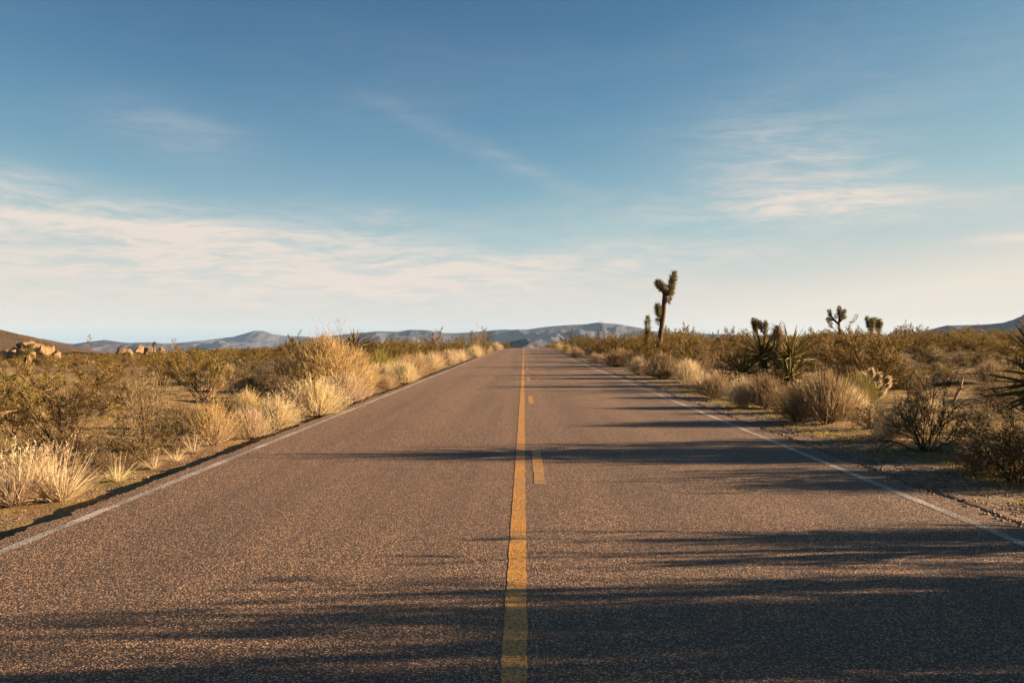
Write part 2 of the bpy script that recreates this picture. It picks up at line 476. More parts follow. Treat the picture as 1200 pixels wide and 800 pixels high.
def make_rabbit(seed, mat='gold_stem', tip=None, n=760, dome=(2, 80), twig='twig_brown'):
    """dense dome of fine upright stems with fluffy dry heads, 1 m high by about 1.4 wide"""
    r = random.Random(seed); b = MB(); h = MB(); st = MB()
    for i in range(16):
        d = cone_dir(r, 10, 72)
        st.tube(curve(Vector((r.uniform(-.08, .08), r.uniform(-.08, .08), -.03)), d, r.uniform(.35, .55), 3, r, .15), [.013, .01, .008, .005])
    for i in range(n):
        d = cone_dir(r, *dome); L = r.uniform(.58, 1.04) * (1 - .15 * math.sin(4 * math.atan2(d.y, d.x) + seed))
        p0 = d * (L * r.uniform(.12, .55)) * .9
        pts = curve(p0, (d + Vector((0, 0, .35)) + rv(r) * .25).normalized(), L - p0.length, 3, r, .14)
        b.ribbon(pts, [.006, .007, .006, .003], perp(d, r))
        for q in range(5):
            k = r.random(); p = pts[2].lerp(pts[3], k * 1.1); dd = (d + rv(r) * .9).normalized()
            h.leaf(p, dd, r.uniform(.03, .065), r.uniform(.006, .014), perp(dd, r))
    return [('stems', st.mesh('stems', twig)), ('fine_stems', b.mesh('fine_stems', mat)), ('dry_heads', h.mesh('dry_heads', tip or mat))]


def make_ephedra(seed, mat='green_stem', n=1500, twig='twig_grey', part='green_twigs', w=.007, lean=.7, tl=(.12, .3)):
    """dense rounded bush of short fine twigs"""
    r = random.Random(seed); b = MB(); st = MB()
    for i in range(14):
        st.tube(curve(Vector((r.uniform(-.1, .1), r.uniform(-.1, .1), -.03)), cone_dir(r, 5, 60), r.uniform(.3, .5), 3, r, .15), [.014, .01, .008, .006])
    lob = [(rv(r), r.uniform(.08, .22)) for _ in range(7)]              # uneven outline
    for i in range(n):
        d = cone_dir(r, 0, 80); L = r.uniform(.66, .92) + sum(k * max(0, d.dot(q)) ** 6 for q, k in lob)
        p0 = d * L * r.uniform(.15, .8)
        pts = curve(p0, (d * (1.3 - lean) + Vector((0, 0, lean)) + rv(r) * (.4 if tl[1] > .2 else .9)).normalized(), r.uniform(*tl), 2, r, .12)
        b.ribbon(pts, [w, w * .85, w * .3], perp(d, r))
    return [('stems', st.mesh('stems', twig)), (part, b.mesh(part, mat))]


def make_bare(seed):
    """leafless whitish shrub with long thin wands"""
    r = random.Random(seed); st = MB(); fine = MB()
    for i in range(12):
        pts = curve(Vector((r.uniform(-.05, .05), r.uniform(-.05, .05), -.03)), cone_dir(r, 4, 42), r.uniform(.55, .98), 6, r, .12)
        st.tube(pts, [.0065 - .0008 * k for k in range(7)])
        for j in range(7):
            k = r.randint(2, 6); d2 = (pts[k] - pts[k - 1]).normalized(); d2 = (d2 + perp(d2, r) * r.uniform(.3, .9)).normalized()
            p2 = curve(pts[k], d2, r.uniform(.15, .35), 3, r, .15)
            fine.tube(p2, [.003, .0025, .002, .001])
            for q in range(3):
                d3 = (d2 + perp(d2, r) * r.uniform(.3, 1)).normalized()
                fine.tube(curve(p2[r.randint(1, 3)], d3, r.uniform(.06, .16), 2, r, .15), [.0018, .0014, .0008])
    return [('stems', st.mesh('stems', 'twig_grey')), ('twigs', fine.mesh('twigs', 'twig_grey'))]


def yucca_leaf_mesh(mat='yucca_leaf', name='leaf'):
    """sword leaf one metre long along +Z, folded to a shallow V"""
    me = MB(); prof = ((0, .020), (.18, .028), (.5, .032), (.8, .019), (1.0, .0015))
    for z, w in prof:
        bend = -.06 * z * z
        me.v += [Vector((-w, bend + w * .6, z)), Vector((0, bend, z)), Vector((w, bend + w * .6, z))]
    for i in range(len(prof) - 1):
        a = 3 * i
        me.f += [(a, a + 1, a + 4, a + 3), (a + 1, a + 2, a + 5, a + 4)]
    return me.mesh(name, mat)


def leaf_matrix(p, d, L, r, wide=1.0):
    q = d.to_track_quat('Z', 'Y'); up = Vector((0, 0, 1))
    m = q.to_matrix()
    # keep the hollow side upward
    y = up - d * up.dot(d)
    if y.length > 1e-3:
        y.normalize(); x = y.cross(d)
        m = Matrix((x, y, d)).transposed()
    return Matrix.Translation(p) @ m.to_4x4() @ Matrix.Rotation(r.uniform(-.9, .9), 4, 'Z') @ Matrix.Diagonal((L * wide, L * .9, L, 1))


def add_leaf_to(mb, src, M):
    b0 = len(mb.v)
    for v in src.vertices: mb.v.append(M @ v.co)
    for f in src.polygons: mb.f.append(tuple(b0 + i for i in f.vertices))


# ------------------------------------------------------------------ linking objects
def link(name, data, parent=None, loc=(0, 0, 0)):
    o = bpy.data.objects.new(name, data); COL.objects.link(o)
    o.location = loc
    if parent is not None: o.parent = parent
    return o


def tag(o, label, cat, group=None):
    o['label'] = label; o['category'] = cat
    if group: o['group'] = group


def structure(name, me, parent=None):
    o = link(name, me, parent)
    if parent is None: o['kind'] = 'structure'
    return o


def stuff(name, me, label, cat):
    o = link(name, me); o['kind'] = 'stuff'; o['label'] = label; o['category'] = cat
    return o


def plant(name, parts, loc, sx, sz, rz, label, cat, group=None, tilt=(0, 0)):
    root = link(name, None, None, loc); root.empty_display_size = .2
    root.rotation_euler = (tilt[0], tilt[1], rz); root.scale = (sx, sx, sz)
    tag(root, label, cat, group)
    for nm, me in parts: link(nm, me, root)
    return root


# ------------------------------------------------------------------ ground sheet
def axis(parts):
    a = np.concatenate(parts); return np.unique(np.round(a, 4))


def build_ground():
    near = np.arange(.15, 11, .16)
    geo = np.geomspace(70, 7500, 26)
    xl = np.concatenate([ROAD_L - near, ROAD_L - np.arange(11, 70, 1.1), -geo - 4])
    xr = np.concatenate([ROAD_R + near, ROAD_R + np.arange(11, 70, 1.1), geo + 4])
    x = axis([xl, xr, [ROAD_L, ROAD_L + .05, -2, 0, 2, ROAD_R - .05, ROAD_R]])
    y = axis([np.arange(-6, 34, .2), np.arange(34, 210, 1.5), np.geomspace(212, 8000, 50), -np.geomspace(7, 4000, 20)])
    X, Y = np.meshgrid(x, y)
    Z = gz(X, Y)
    off = np.maximum(ROAD_L - X, X - ROAD_R)
    rough = np.clip(off / .25, 0, 1) * (np.abs(X) < 16) * (Y < 34) * (off > 0)
    Z += nrng.normal(0, .010, X.shape) * rough
    nx, ny = len(x), len(y)
    idx = np.arange(nx * ny).reshape(ny, nx)
    f = np.stack([idx[:-1, :-1], idx[:-1, 1:], idx[1:, 1:], idx[1:, :-1]], -1).reshape(-1, 4)
    me = bpy.data.meshes.new('desert_floor')
    me.from_pydata(np.stack([X, Y, Z], -1).reshape(-1, 3).tolist(), [], f.tolist())
    me.materials.append(MATS['desert_dirt'])
    me.polygons.foreach_set('use_smooth', [True] * len(me.polygons)); me.update()
    structure('ground', me)


build_ground()


# ------------------------------------------------------------------ road and its markings
def strip(name, mat, xs, ys, edge=0.0, lift=0.0, skirt=0.0, seed=1):
    """a strip of the road; xs are the left and right edges, edge is how ragged they are"""
    r = np.random.default_rng(seed); n = len(ys)
    ys = np.asarray(ys, float)
    def rag():
        a = r.normal(0, 1, n); k = np.ones(5) / 5
        return (np.convolve(a, k, 'same')[:n] * 1.6 + r.normal(0, .5, n)) * edge
    l = xs[0] + rag(); rr = xs[1] + rag()
    if skirt: l = l + np.abs(rag()) * .9
    cols = [l] + [np.full(n, v) for v in np.linspace(xs[0], xs[1], 5)[1:-1]] + [rr]
    if skirt: cols = [l - .012] + cols + [rr + .05]
    z0 = crest(ys) + lift
    verts = []
    for i in range(n):
        for j, c in enumerate(cols):
            z = z0[i]
            if skirt and j in (0, len(cols) - 1): z -= skirt
            verts.append((c[i], ys[i], z))
    m = len(cols); f = []
    for i in range(n - 1):
        for j in range(m - 1):
            a = i * m + j; f.append((a, a + 1, a + m + 1, a + m))
    me = bpy.data.meshes.new(name); me.from_pydata(verts, [], f); me.materials.append(MATS[mat]); me.update()
    return me


def yline(a, b, fine=.12):
    return np.concatenate([np.arange(a, min(b, 30), fine), np.arange(max(a, 30), min(b, 120), .6), np.arange(max(a, 120), b, 4.0), [b]]) if b > 30 else np.append(np.arange(a, b, fine), b)


def build_road():
    ys = np.unique(np.round(yline(-12, 520, .06), 4))
    road = structure('road', strip('road', 'asphalt', (ROAD_L, ROAD_R), ys, .018, 0.0, .28, 3))
    structure('edge_line', strip('edge_line', 'white_paint', (-3.50, -3.412), ys, .004, .002, 0, 4), road)
    structure('edge_line', strip('edge_line', 'white_paint', (3.387, 3.475), ys, .004, .002, 0, 5), road)
    structure('centre_line', strip('centre_line', 'yellow_paint', (-.098, .014), ys, .003, .002, 0, 6), road)
    for k in range(-1, 14):
        y0 = 9.67 + 12.19 * k
        structure('lane_dash', strip('lane_dash', 'faded_yellow_paint', (.098, .212), yline(y0, y0 + 3.0, .05), .004, .002, 0, 30 + k), road)


build_road()


# ------------------------------------------------------------------ mountains and hills
def ridge(name, sil, dist, depth, mat, nx=260, ny=46, rough=.5, freq=6.0, seed=0, foot=-10.0, drop=6):
    """a range of hills as a height field; sil is its skyline in the photograph"""
    px = np.array([p[0] for p in sil], float); py = np.array([p[1] for p in sil], float)
    P = np.linspace(px[0], px[-1], nx)
    top = CAM_H + (VPY - np.interp(P, px, py)) / FPX * dist
    hmax = top.max() - foot
    verts = []
    for i in range(ny):
        t = i / (ny - 1) * 1.6                                   # 0 front foot, 1 crest, 1.6 behind
        yy = dist - depth * (1 - t)
        prof = (t ** 1.15) if t <= 1 else max(0, 1 - ((t - 1) / .6) ** 1.5)
        for j in range(nx):
            xx = (P[j] - VPX) / FPX * dist
            q = Vector((xx / depth * freq * .5, yy / depth * freq * .28, seed * 7.3))
            rn = max(0.0, mnoise.ridged_multi_fractal(q, 1.0, 2.1, 5, 1.0, 2.0) - .55) * 1.05       # about 0..1
            sn = mnoise.fractal(q * .6 + Vector((9, 3, 0)), 1.0, 2.0, 4)
            h = max(top[j] - foot, 0)
            carve = rough * (1 - .62 * float(sstep(t, .6, 1.0))) if t < 1 else rough * .3
            z = foot + h * prof * (1 - carve * (1 - min(rn, 1.2))) + h * .10 * sn * (prof < .98)
            if abs(t - 1) < .02: z = top[j] + h * (.025 * sn + .03 * (rn - .5))
            verts.append((xx, yy, z if i > 0 else foot - drop))
    f = [(i * nx + j, i * nx + j + 1, (i + 1) * nx + j + 1, (i + 1) * nx + j) for i in range(ny - 1) for j in range(nx - 1)]
    me = bpy.data.meshes.new(name); me.from_pydata(verts, [], f); me.materials.append(MATS[mat])
    me.polygons.foreach_set('use_smooth', [True] * len(me.polygons)); me.update()
    return structure(name, me)


def build_hills():
    ridge('mountain_range', [(-120, 402), (0, 399), (60, 402), (120, 404), (200, 402), (240, 399), (270, 395), (290, 389.5), (298, 387.3), (304, 388), (314, 391), (330, 394), (352, 394),
                             (370, 396), (400, 397), (440, 399), (480, 402)], 6200, 1500, 'mountain_rock', 300, 60, .8, 13, 1, -64)
    ridge('mountain_range', [(335, 403), (360, 398), (390, 393), (420, 389.5), (445, 388), (465, 388.5), (482, 386), (500, 387), (520, 390), (540, 389.5), (560, 388), (580, 386.5), (600, 386.5),
                             (620, 385), (640, 382), (660, 380), (680, 379), (700, 378), (720, 379), (735, 381.5), (750, 384), (765, 388), (790, 390), (830, 391), (870, 392), (960, 396), (1050, 400)],
          4700, 1150, 'mountain_rock', 380, 60, .8, 11, 2, -64)
    ridge('foothills', [(10, 400), (36, 398), (50, 397), (66, 401), (85, 403), (105, 400), (122, 398), (135, 400), (150, 402), (175, 401), (200, 404), (230, 406)], 3300, 800, 'mountain_rock', 160, 40, .8, 9, 3, -60)
    ridge('foothills', [(575, 404), (590, 401), (603, 399), (612, 397), (622, 396.5), (632, 398), (642, 400), (660, 401), (690, 403)], 1900, 420, 'mountain_rock', 110, 36, .8, 8, 4, -38)
    ridge('mountain_range', [(1060, 392), (1085, 386), (1105, 381.5), (1130, 380.5), (1155, 379), (1170, 377.5), (1185, 373.5), (1202, 368), (1240, 360), (1300, 356), (1400, 366), (1500, 380)], 2600, 650, 'mountain_rock', 190, 40, .7, 8, 5, -52)
    ridge('hill', [(-420, 362), (-300, 356), (-180, 362), (-80, 374), (0, 386), (20, 391), (40, 397.5), (60, 404), (85, 412)], 620, 190, 'hill_scrub', 200, 46, .35, 5, 6, -14.0)


build_hills()

# ------------------------------------------------------------------ boulders
def boulder_mesh(seed, flat=.75):
    me = bpy.data.meshes.new('boulder')
    import bmesh
    bm = bmesh.new(); bmesh.ops.create_icosphere(bm, subdivisions=4, radius=1.0)
    off = Vector((seed * 3.7, seed * 1.3, 0))
    r = random.Random(seed)
    planes = [(rv(r), r.uniform(.55, .85)) for _ in range(9)]
    for v in bm.verts:
        p = v.co.copy()
        for nrm, dd in planes:
            s = p.dot(nrm) - dd
            if s > 0: p -= nrm * s * .92
        p *= 1 + .16 * mnoise.fractal(p * 1.1 + off, 1, 2, 4) - .10 * max(0, mnoise.noise(p * 3 + off)) - .12 * (abs(mnoise.noise(p * 1.3 + off * 2)) < .05)
        p.z *= flat; v.co = p
    bm.to_mesh(me); bm.free(); me.materials.append(MATS['granite'])
    me.polygons.foreach_set('use_smooth', [True] * len(me.polygons)); me.update()
    return me


def build_boulders():
    ms = [boulder_mesh(i) for i in range(5)]
    # centre, top, half width, foot (pixels of the photograph), metres away
    spec = [(34, 402.5, 12, 412, 131, 'dark layered boulder at the top of the rock outcrop', 0), (40, 405, 9, 414, 129, 'sunlit sloping slab on top of the rock outcrop', 2),
            (30, 411.5, 12, 424, 126, 'broad tan boulder at the front of the rock outcrop', 1), (11, 411.5, 10, 424, 127, 'dark boulder at the left end of the rock outcrop', 3),
            (51, 407.5, 6, 424, 128, 'upright dark-sided boulder right of the slab on the outcrop', 4), (58, 406.5, 6, 424, 130, 'rounded sunlit boulder at the right end of the rock outcrop', 3),
            (44, 410.5, 9, 424, 128.5, 'boulder wedged in the middle of the rock outcrop', 0), (22, 408.5, 9, 424, 132, 'dark boulder at the back left of the rock outcrop', 4),
            (66, 414, 5, 424, 127, 'small boulder at the right foot of the rock outcrop', 1),
            (145, 409.5, 11, 424, 132, 'leftmost of the three rounded tan boulders', 3), (164, 408, 9.5, 424, 134, 'middle and largest of the three rounded tan boulders', 0),
            (174, 409.5, 7, 424, 131, 'boulder leaning on the right side of the middle tan boulder', 2), (188, 410, 6, 424, 133, 'rightmost of the three rounded tan boulders', 2)]
    for px, ty, hw, py, D, lab, mi in spec:
        d = ray(px, py); d = d * (D / d.y)
        x, y = d.x, d.y; s = D / FPX; g = gz1(x, y)
        ztop = CAM_H + (VPY - ty + 1.8) * s; zbot = CAM_H + (VPY - py) * s
        if py > 418: zbot = min(zbot, g - .1)
        hz = (ztop - zbot) * .5
        o = link('boulder', ms[mi], None, (x, y, zbot + hz)); o.scale = (hw * s * 1.15, hw * s * 1.3, hz / .62)
        o.rotation_euler = (0, 0, rng.uniform(0, 6.28)); tag(o, lab, 'boulder', 'granite boulders left of the road')


build_boulders()


# ------------------------------------------------------------------ spiky plants
PLACED = []                       # x, y, radius and label of what already stands there
YL = yucca_leaf_mesh(); DL = yucca_leaf_mesh('dead_leaf', 'dead_leaf')


def rosette_dirs(r, n, lo=6, hi=118):
    ds = []
    for i in range(n):
        t = R(lo + (hi - lo) * ((i + .5) / n) ** .6 + r.uniform(-7, 7)); a = i * 2.39996 + r.uniform(-.3, .3)
        ds.append(Vector((math.sin(t) * math.cos(a), math.sin(t) * math.sin(a), math.cos(t))))
    return ds


def build_yucca(loc, heads, label, seed, group=None, single=True):
    """heads: (x, y, z, leaf length, leaves, trunk radius, dead leaves); every leaf of a near yucca is a part"""
    r = random.Random(seed)
    PLACED.append((loc[0], loc[1], .8, ''))
    root = link('yucca', None, None, loc); tag(root, label, 'yucca', group)
    tr = MB(); lv = MB()
    for x, y, z, L, n, rad, nd in heads:
        top = Vector((x, y, z))
        base = Vector((x * .5, y * .5, -.12))
        pts = [base.lerp(top, t) for t in (0, .25, .5, .75, 1.0)]
        tr.tube(pts, [rad * 1.25, rad * 1.1, rad, rad, rad * .8], 9)
        for d in rosette_dirs(r, n):
            M = leaf_matrix(top + Vector((0, 0, r.uniform(-.1, .06))) + d * rad * .5, d, L * r.uniform(.8, 1.08) * (1 - .12 * (d.z < -.1)), r, 1.0)
            if single:
                o = link('leaf', YL, root); o.matrix_local = M
            else: add_leaf_to(lv, YL, M)
        if nd:
            dm = MB()
            for i in range(nd):
                a = r.uniform(0, 6.283); h = z * r.uniform(.25, .98)
                d = Vector((math.cos(a) * .32, math.sin(a) * .32, -1)).normalized()
                add_leaf_to(dm, DL, leaf_matrix(Vector((x, y, h)) + Vector((math.cos(a), math.sin(a), 0)) * rad * .9, (d + rv(r) * .18).normalized(), L * r.uniform(.4, .65), r, .9))
            link('dead_leaves', dm.mesh('dead_leaves', 'dead_leaf'), root)['kind'] = 'stuff'
    link('trunk', tr.mesh('trunk', 'bark', True), root)
    if not single: link('leaves', lv.mesh('leaves', 'yucca_leaf'), root)
    return root


def tuft(mb, r, a, b, rad, L, n):
    """short stiff leaves sleeving a branch from a to b"""
    ax = (b - a).normalized(); ln = (b - a).length
    for i in range(n):
        t = r.random(); p = a.lerp(b, t)
        d = (ax * r.uniform(.05, 1.0) + perp(ax, r) * r.uniform(.5, 1.0)).normalized()
        if t > .9: d = (ax * 1.2 + rv(r) * .8).normalized()
        s = perp(d, r); l = L * r.uniform(.7, 1.1)
        mb.leaf(p + (d - ax * d.dot(ax)) * rad * .6, d, l * 1.15, l * .11, s)


def build_joshua(name, loc, trunk, branches, heads, label, seed, leafL=.24, group=None, dead=True):
    """trunk and branches: lists of (x, y, z, radius); heads: (from, to, sleeve radius, leaves)"""
    r = random.Random(seed)
    root = link(name, None, None, loc); tag(root, label, 'joshua tree', group)
    def bark_tube(chain, nm):
        m = MB(); pts = []; rad = []
        for k in range(len(chain) - 1):
            a = Vector(chain[k][:3]); b = Vector(chain[k + 1][:3])
            for q in range(5):
                t = q / 5; pts.append(a.lerp(b, t)); rad.append(chain[k][3] * (1 - t) + chain[k + 1][3] * t)
        pts.append(Vector(chain[-1][:3])); rad.append(chain[-1][3])
        m.tube(pts, rad, 10)
        for v in m.v:
            v += rv(r) * .014
        return link(nm, m.mesh(nm, 'bark', True), root)
    bark_tube(trunk, 'trunk')
    limbs = [(Vector(bch[-1][:3]), bark_tube(bch, 'branch')) for bch in branches]
    for a, b, rad, n in heads:
        m = MB(); tuft(m, r, Vector(a), Vector(b), rad, leafL, int(n * 1.5))
        near = min(limbs, key=lambda q: (q[0] - Vector(b)).length) if limbs else None
        own = near[1] if near and (near[0] - Vector(b)).length < .45 else root
        link('crown' if own is root else 'leaf_head', m.mesh('leaf_head', 'joshua_leaf'), own)
    if dead:
        m = MB()
        for a, b, rad, n in heads:
            A, B = Vector(a), Vector(b); low = A - (B - A) * .25
            for i in range(n // 3):
                p = low.lerp(A.lerp(B, .3), r.random()); d = (perp((B - A).normalized(), r) * .7 + Vector((0, 0, -1)) * r.uniform(.3, 1)).normalized()
                m.leaf(p + Vector((d.x, d.y, 0)) * rad * .7, d, leafL * r.uniform(.6, .9), leafL * .1, perp(d, r))
        link('dead_leaves', m.mesh('dead_leaves', 'dark_dead_leaf'), root)
    return root


def at_depth(px, D):
    """ground point in the direction of a pixel column, D metres down the road"""
    d = ray(px, 398); x = d.x * D / d.y
    return Vector((x, D, gz1(x, D)))


def build_spiky():
    # --- tall joshua tree right of the road
    p = at_depth(772, 51); s = 51 / FPX / 5.0
    yb = VPY + (CAM_H - p.z) / 51 * FPX
    def Z(zx, zy, rad=.1, y=0.0): return ((zx - 662) * s, y, (yb - (300 + zy / 5.0)) * 51 / FPX, rad)
    V = lambda *a: Z(*a)[:3]
    build_joshua('joshua_tree', p, [(0, 0, -.2, .17), Z(664, 520, .14), Z(676, 430, .125), Z(690, 330, .115), Z(697, 215, .115)],
                 [[Z(697, 225, .10), Z(720, 212, .09, .05), Z(737, 170, .085, .05), Z(752, 110, .06, .05)],
                  [Z(697, 225, .10), Z(680, 195, .085, -.05), Z(655, 160, .06, -.05)],
                  [Z(684, 372, .07), Z(664, 350, .06, -.1), Z(656, 300, .05, -.1)]],
                 [(V(724, 235, 0, .05), V(753, 103, 0, .05), .09, 620), (V(712, 262, 0, .0), V(722, 215, 0, .0), .1, 170), (V(695, 200, 0, -.05), V(652, 155, 0, -.05), .11, 420), (V(700, 185, 0, -.2), V(672, 172, 0, .2), .1, 220),
                  (V(664, 352, 0, -.1), V(655, 292, 0, -.1), .07, 260), (V(668, 395, 0, .05), V(659, 372, 0, .05), .05, 70)],
                 'tall joshua tree with crooked trunk, the tallest plant right of the road', 3, .225)
    # --- single spike beside it
    p = at_depth(759, 52)
    build_joshua('joshua_tree', p, [(0, 0, -.2, .10), (-.02, 0, 1.0, .08), (0, 0, 1.9, .06)], [], [((-.02, 0, .9), (0, 0, 2.55), .04, 700)],
                 'young unbranched joshua tree, a spike just left of the tall one', 4, .22)
    # --- second tree, right
    p = at_depth(985.5, 96); s2 = 96 / FPX / 5.0; yb2 = VPY + (CAM_H - p.z) / 96 * FPX
    def Y(zx, zy, rad=.1, y=0.0): return ((zx - 780) * s2, y, (yb2 - (350 + zy / 5.0)) * 96 / FPX, rad)
    W = lambda *a: Y(*a)[:3]
    build_joshua('joshua_tree', p, [(0, 0, -.2, .17), Y(776, 240, .14), Y(768, 145, .12)],
                 [[Y(768, 150, .11), Y(740, 125, .1), Y(714, 120, .08)], [Y(740, 125, .1), Y(720, 95, .08, .2), Y(716, 78, .06, .2)], [Y(768, 150, .11), Y(772, 100, .1), Y(770, 62, .07)],
                  [Y(771, 130, .1), Y(788, 100, .08, .2), Y(802, 76, .06, .2)], [Y(771, 138, .08), Y(795, 110, .07, -.2)]],
                 [(W(724, 124), W(700, 122), .14, 260), (W(722, 100, 0, .2), W(715, 70, 0, .2), .14, 260), (W(771, 95), W(770, 50), .15, 420), (W(790, 95, 0, .2), W(805, 70, 0, .2), .14, 280), (W(782, 118, 0, -.2), W(799, 104, 0, -.2), .14, 200), (W(745, 118), W(758, 90), .1, 120)],
                 'joshua tree with a short bushy fork standing alone against the sky at right', 5, .22)
    # --- small distant ones
    far = [(1022, 82, 2.7, 'left of a pair of palm-headed joshua trees on the right skyline', 2), (1030, 84, 2.95, 'right of a pair of palm-headed joshua trees on the right skyline', 2),
           (886, 92, 2.9, 'small many-headed joshua tree on the skyline behind the large yucca', 4), (896, 90, 2.7, 'stubby joshua tree just left of the large yucca on the skyline', 2),
           
           
           
           (180, 126, 2.1, 'dark joshua tree between the rounded tan boulders', 1), 
           (341, 84, 2.0, 'thin dark joshua tree just left of the golden dome bush', 1)
           ]
    for i, (px, D, h, lab, nb) in enumerate(far):
        r = random.Random(50 + i); p = at_depth(px, D)
        hs = []; brs = []; t = h * (.62 if nb > 1 else .8)
        if nb == 1: hs.append(((0, 0, h * .8), (.1, 0, h * .98), .05, 200))
        else:
            for k in range(nb):
                a = k * 6.283 / nb + r.uniform(-.4, .4); rr = r.uniform(.22, .42) * (h / 2.3) * (1 if k else .2)
                e = Vector((math.cos(a) * rr, math.sin(a) * rr, h * r.uniform(.84, .95)))
                m = Vector((e.x * .6, e.y * .6, h * .68))
                brs.append([(0, 0, h * .5, .08), (*m, .07), (*e, .05)])
                hs.append((tuple(m), tuple(e + Vector((0, 0, h * .04))), .1, 300))
        build_joshua('joshua_tree', p, [(0, 0, -.2, .13), (r.uniform(-.06, .06), 0, h * .35, .11), (0, 0, t, .09)], brs, hs, lab, 60 + i, .27, 'small joshua trees in the scrub')
    # --- yuccas
    p, D = at(905, 452); k = D / FPX
    def H(px, py, y, L, n, rad, nd): return ((px - 905) * k, y, (452 - py) * k, L, n, rad, nd)
    root = build_yucca(p, [H(897, 417, .35, 1.0, 72, .11, 60), H(929, 421, .25, 1.1, 80, .11, 40), H(872, 437, .0, .95, 68, .10, 0), H(922, 442, -.35, 1.0, 74, .1, 0)],
                       'large clustered yucca with a dead tan stalk, right of the road', 7)
    r = random.Random(70); m = MB()
    px0 = ((911 - 905) * k, -.05)
    pts = [Vector((px0[0] + .03 * math.sin(q * 2.0), px0[1], (452 - py) * k)) for q, py in enumerate((432, 420, 408, 398, 390, 384, 381))]
    m.tube(pts, [.05, .05, .05, .05, .06, .05, .03], 7)
    for i in range(420):
        a = r.uniform(0, 6.283); t = r.random() * 5.99; q = pts[int(t)].lerp(pts[int(t) + 1], t % 1)
        d = Vector((math.cos(a) * r.uniform(.15, .5), math.sin(a) * r.uniform(.15, .5), -1)).normalized()
        add_leaf_to(m, DL, leaf_matrix(q + Vector((math.cos(a), math.sin(a), 0)) * .05, d, r.uniform(.25, .55), r, .4))
    for d in rosette_dirs(r, 70, 20, 130):
        add_leaf_to(m, DL, leaf_matrix(pts[5] + d * .05 + Vector((0, 0, -.06)), (d + rv(r) * .4).normalized(), r.uniform(.2, .36), r, .8))
    link('dead_stalk', m.mesh('dead_stalk', 'dead_leaf'), root)['label'] = 'dead tan stalk hung with withered leaves'
    p = Vector((6.72, 12.7, gz1(6.72, 12.7)))
    build_yucca(p, [(.05, 0, .8, .85, 95, .13, 30), (.75, .3, 1.55, .85, 90, .13, 40), (.5, -.5, .7, .75, 60, .1, 0)], 'dark spiky yucca cut off by the right edge of the view', 8)
    p = at_depth(415, 41)
    build_yucca(p, [(0, 0, 1.3, .85, 110, .13, 70)], 'yucca with a brown skirt behind the golden dome bush', 9, single=False)
    p = at_depth(7, 27)
    build_yucca(p, [(0, 0, .28, .62, 70, .1, 0), (.45, .2, .2, .5, 50, .09, 0)], 'low green yucca at the far left edge', 10, single=False)
    build_yucca(at_depth(32, 50), [(0, 0, 1.15, .55, 80, .14, 70)], 'dark-trunked yucca with a pale green head in front of the rock outcrop', 33, single=False)
    for px, D, h, lab in ((276, 62, .35, 'low pale-green yucca in the left scrub clearing'), (300, 56, .3, 'second low yucca in the left clearing, beside the pale-green one'), (1100, 70, .8, 'single-stemmed yucca in the right scrub, dark against the band'), (975, 44, .3, 'low yucca half hidden behind the brown shrubs at right')):
        build_yucca(at_depth(px, D), [(0, 0, h, .62, 60, .1, 0)], lab, 20 + px, single=False)
    # --- cholla
    p, D = at(1026, 466); r = random.Random(4)
    root = link('cholla', None, None, p); tag(root, 'pale spiny cholla cactus with glowing joints right of the green bush', 'cactus')
    k = D / FPX
    segs = [((1022, 470), (1022, 455)), ((1022, 456), (1014, 446)), ((1014, 446), (1009, 438)), ((1023, 455), (1024, 443)), ((1024, 443), (1023, 433)), ((1024, 452), (1034, 448)), ((1034, 448), (1040, 443)),
            ((1030, 458), (1038, 456)), ((1018, 450), (1012, 452)), ((1024, 446), (1030, 438)), ((1035, 452), (1041, 450)), ((1026, 464), (1034, 460))]
    st = MB(); sp = MB()
    for (ax, ay), (bx, by) in segs:
        oy = r.uniform(-.12, .12)
        a = Vector(((ax - 1026) * k, oy, (466 - ay) * k)); b = Vector(((bx - 1026) * k, oy * 1.2, (466 - by) * k))
        pts = [a.lerp(b, t) for t in (0, .15, .5, .85, 1)]
        st.tube(pts, [.035, .055, .062, .055, .03], 8)
        for i in range(620):
            q = a.lerp(b, r.random()); d = rv(r)
            sp.leaf(q + d * .045, (d + rv(r) * .5).normalized(), r.uniform(.04, .065), .007, perp(d, r))
    link('stem', st.mesh('stem', 'cactus_skin', True), root); link('spines', sp.mesh('spines', 'spine'), root)


build_spiky()

# ------------------------------------------------------------------ shrubs: prototypes
CRE = [make_creosote(100 + i) for i in range(5)]
SPARSE = [make_creosote(130 + i, .7) for i in range(2)]
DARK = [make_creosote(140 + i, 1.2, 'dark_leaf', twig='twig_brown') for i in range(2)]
BUR = [make_burro(200 + i) for i in range(3)]
GREYB = [make_burro(220 + i, 'twig_grey', 'sage_leaf', 5200) for i in range(2)] + [make_ephedra(230 + i, 'sage_leaf', 4200, 'twig_grey', 'fine_twigs', .008, .45) for i in range(2)]
GRASS = [make_grass(300 + i) for i in range(4)]
THIN = [make_grass(320 + i, 'straw', 120, (2, 62), .12, .07, 8) for i in range(2)]
RAB = [make_rabbit(400 + i) for i in range(3)]
BRAB = [make_rabbit(420, 'brown_stem', 'brown_stem')] + [make_ephedra(421 + i, 'brown_stem', 3600, 'twig_brown', 'dry_twigs', .008, .5) for i in range(3)]
PRAB = [make_rabbit(440, 'straw', 'straw', 900), make_rabbit(441, 'straw', 'straw', 900)] + [make_ephedra(442 + i, 'straw', 3000, 'twig_brown', 'dry_twigs', .007, .6) for i in range(3)]
YRAB = [make_rabbit(460, 'straw', 'yellow_tip')]
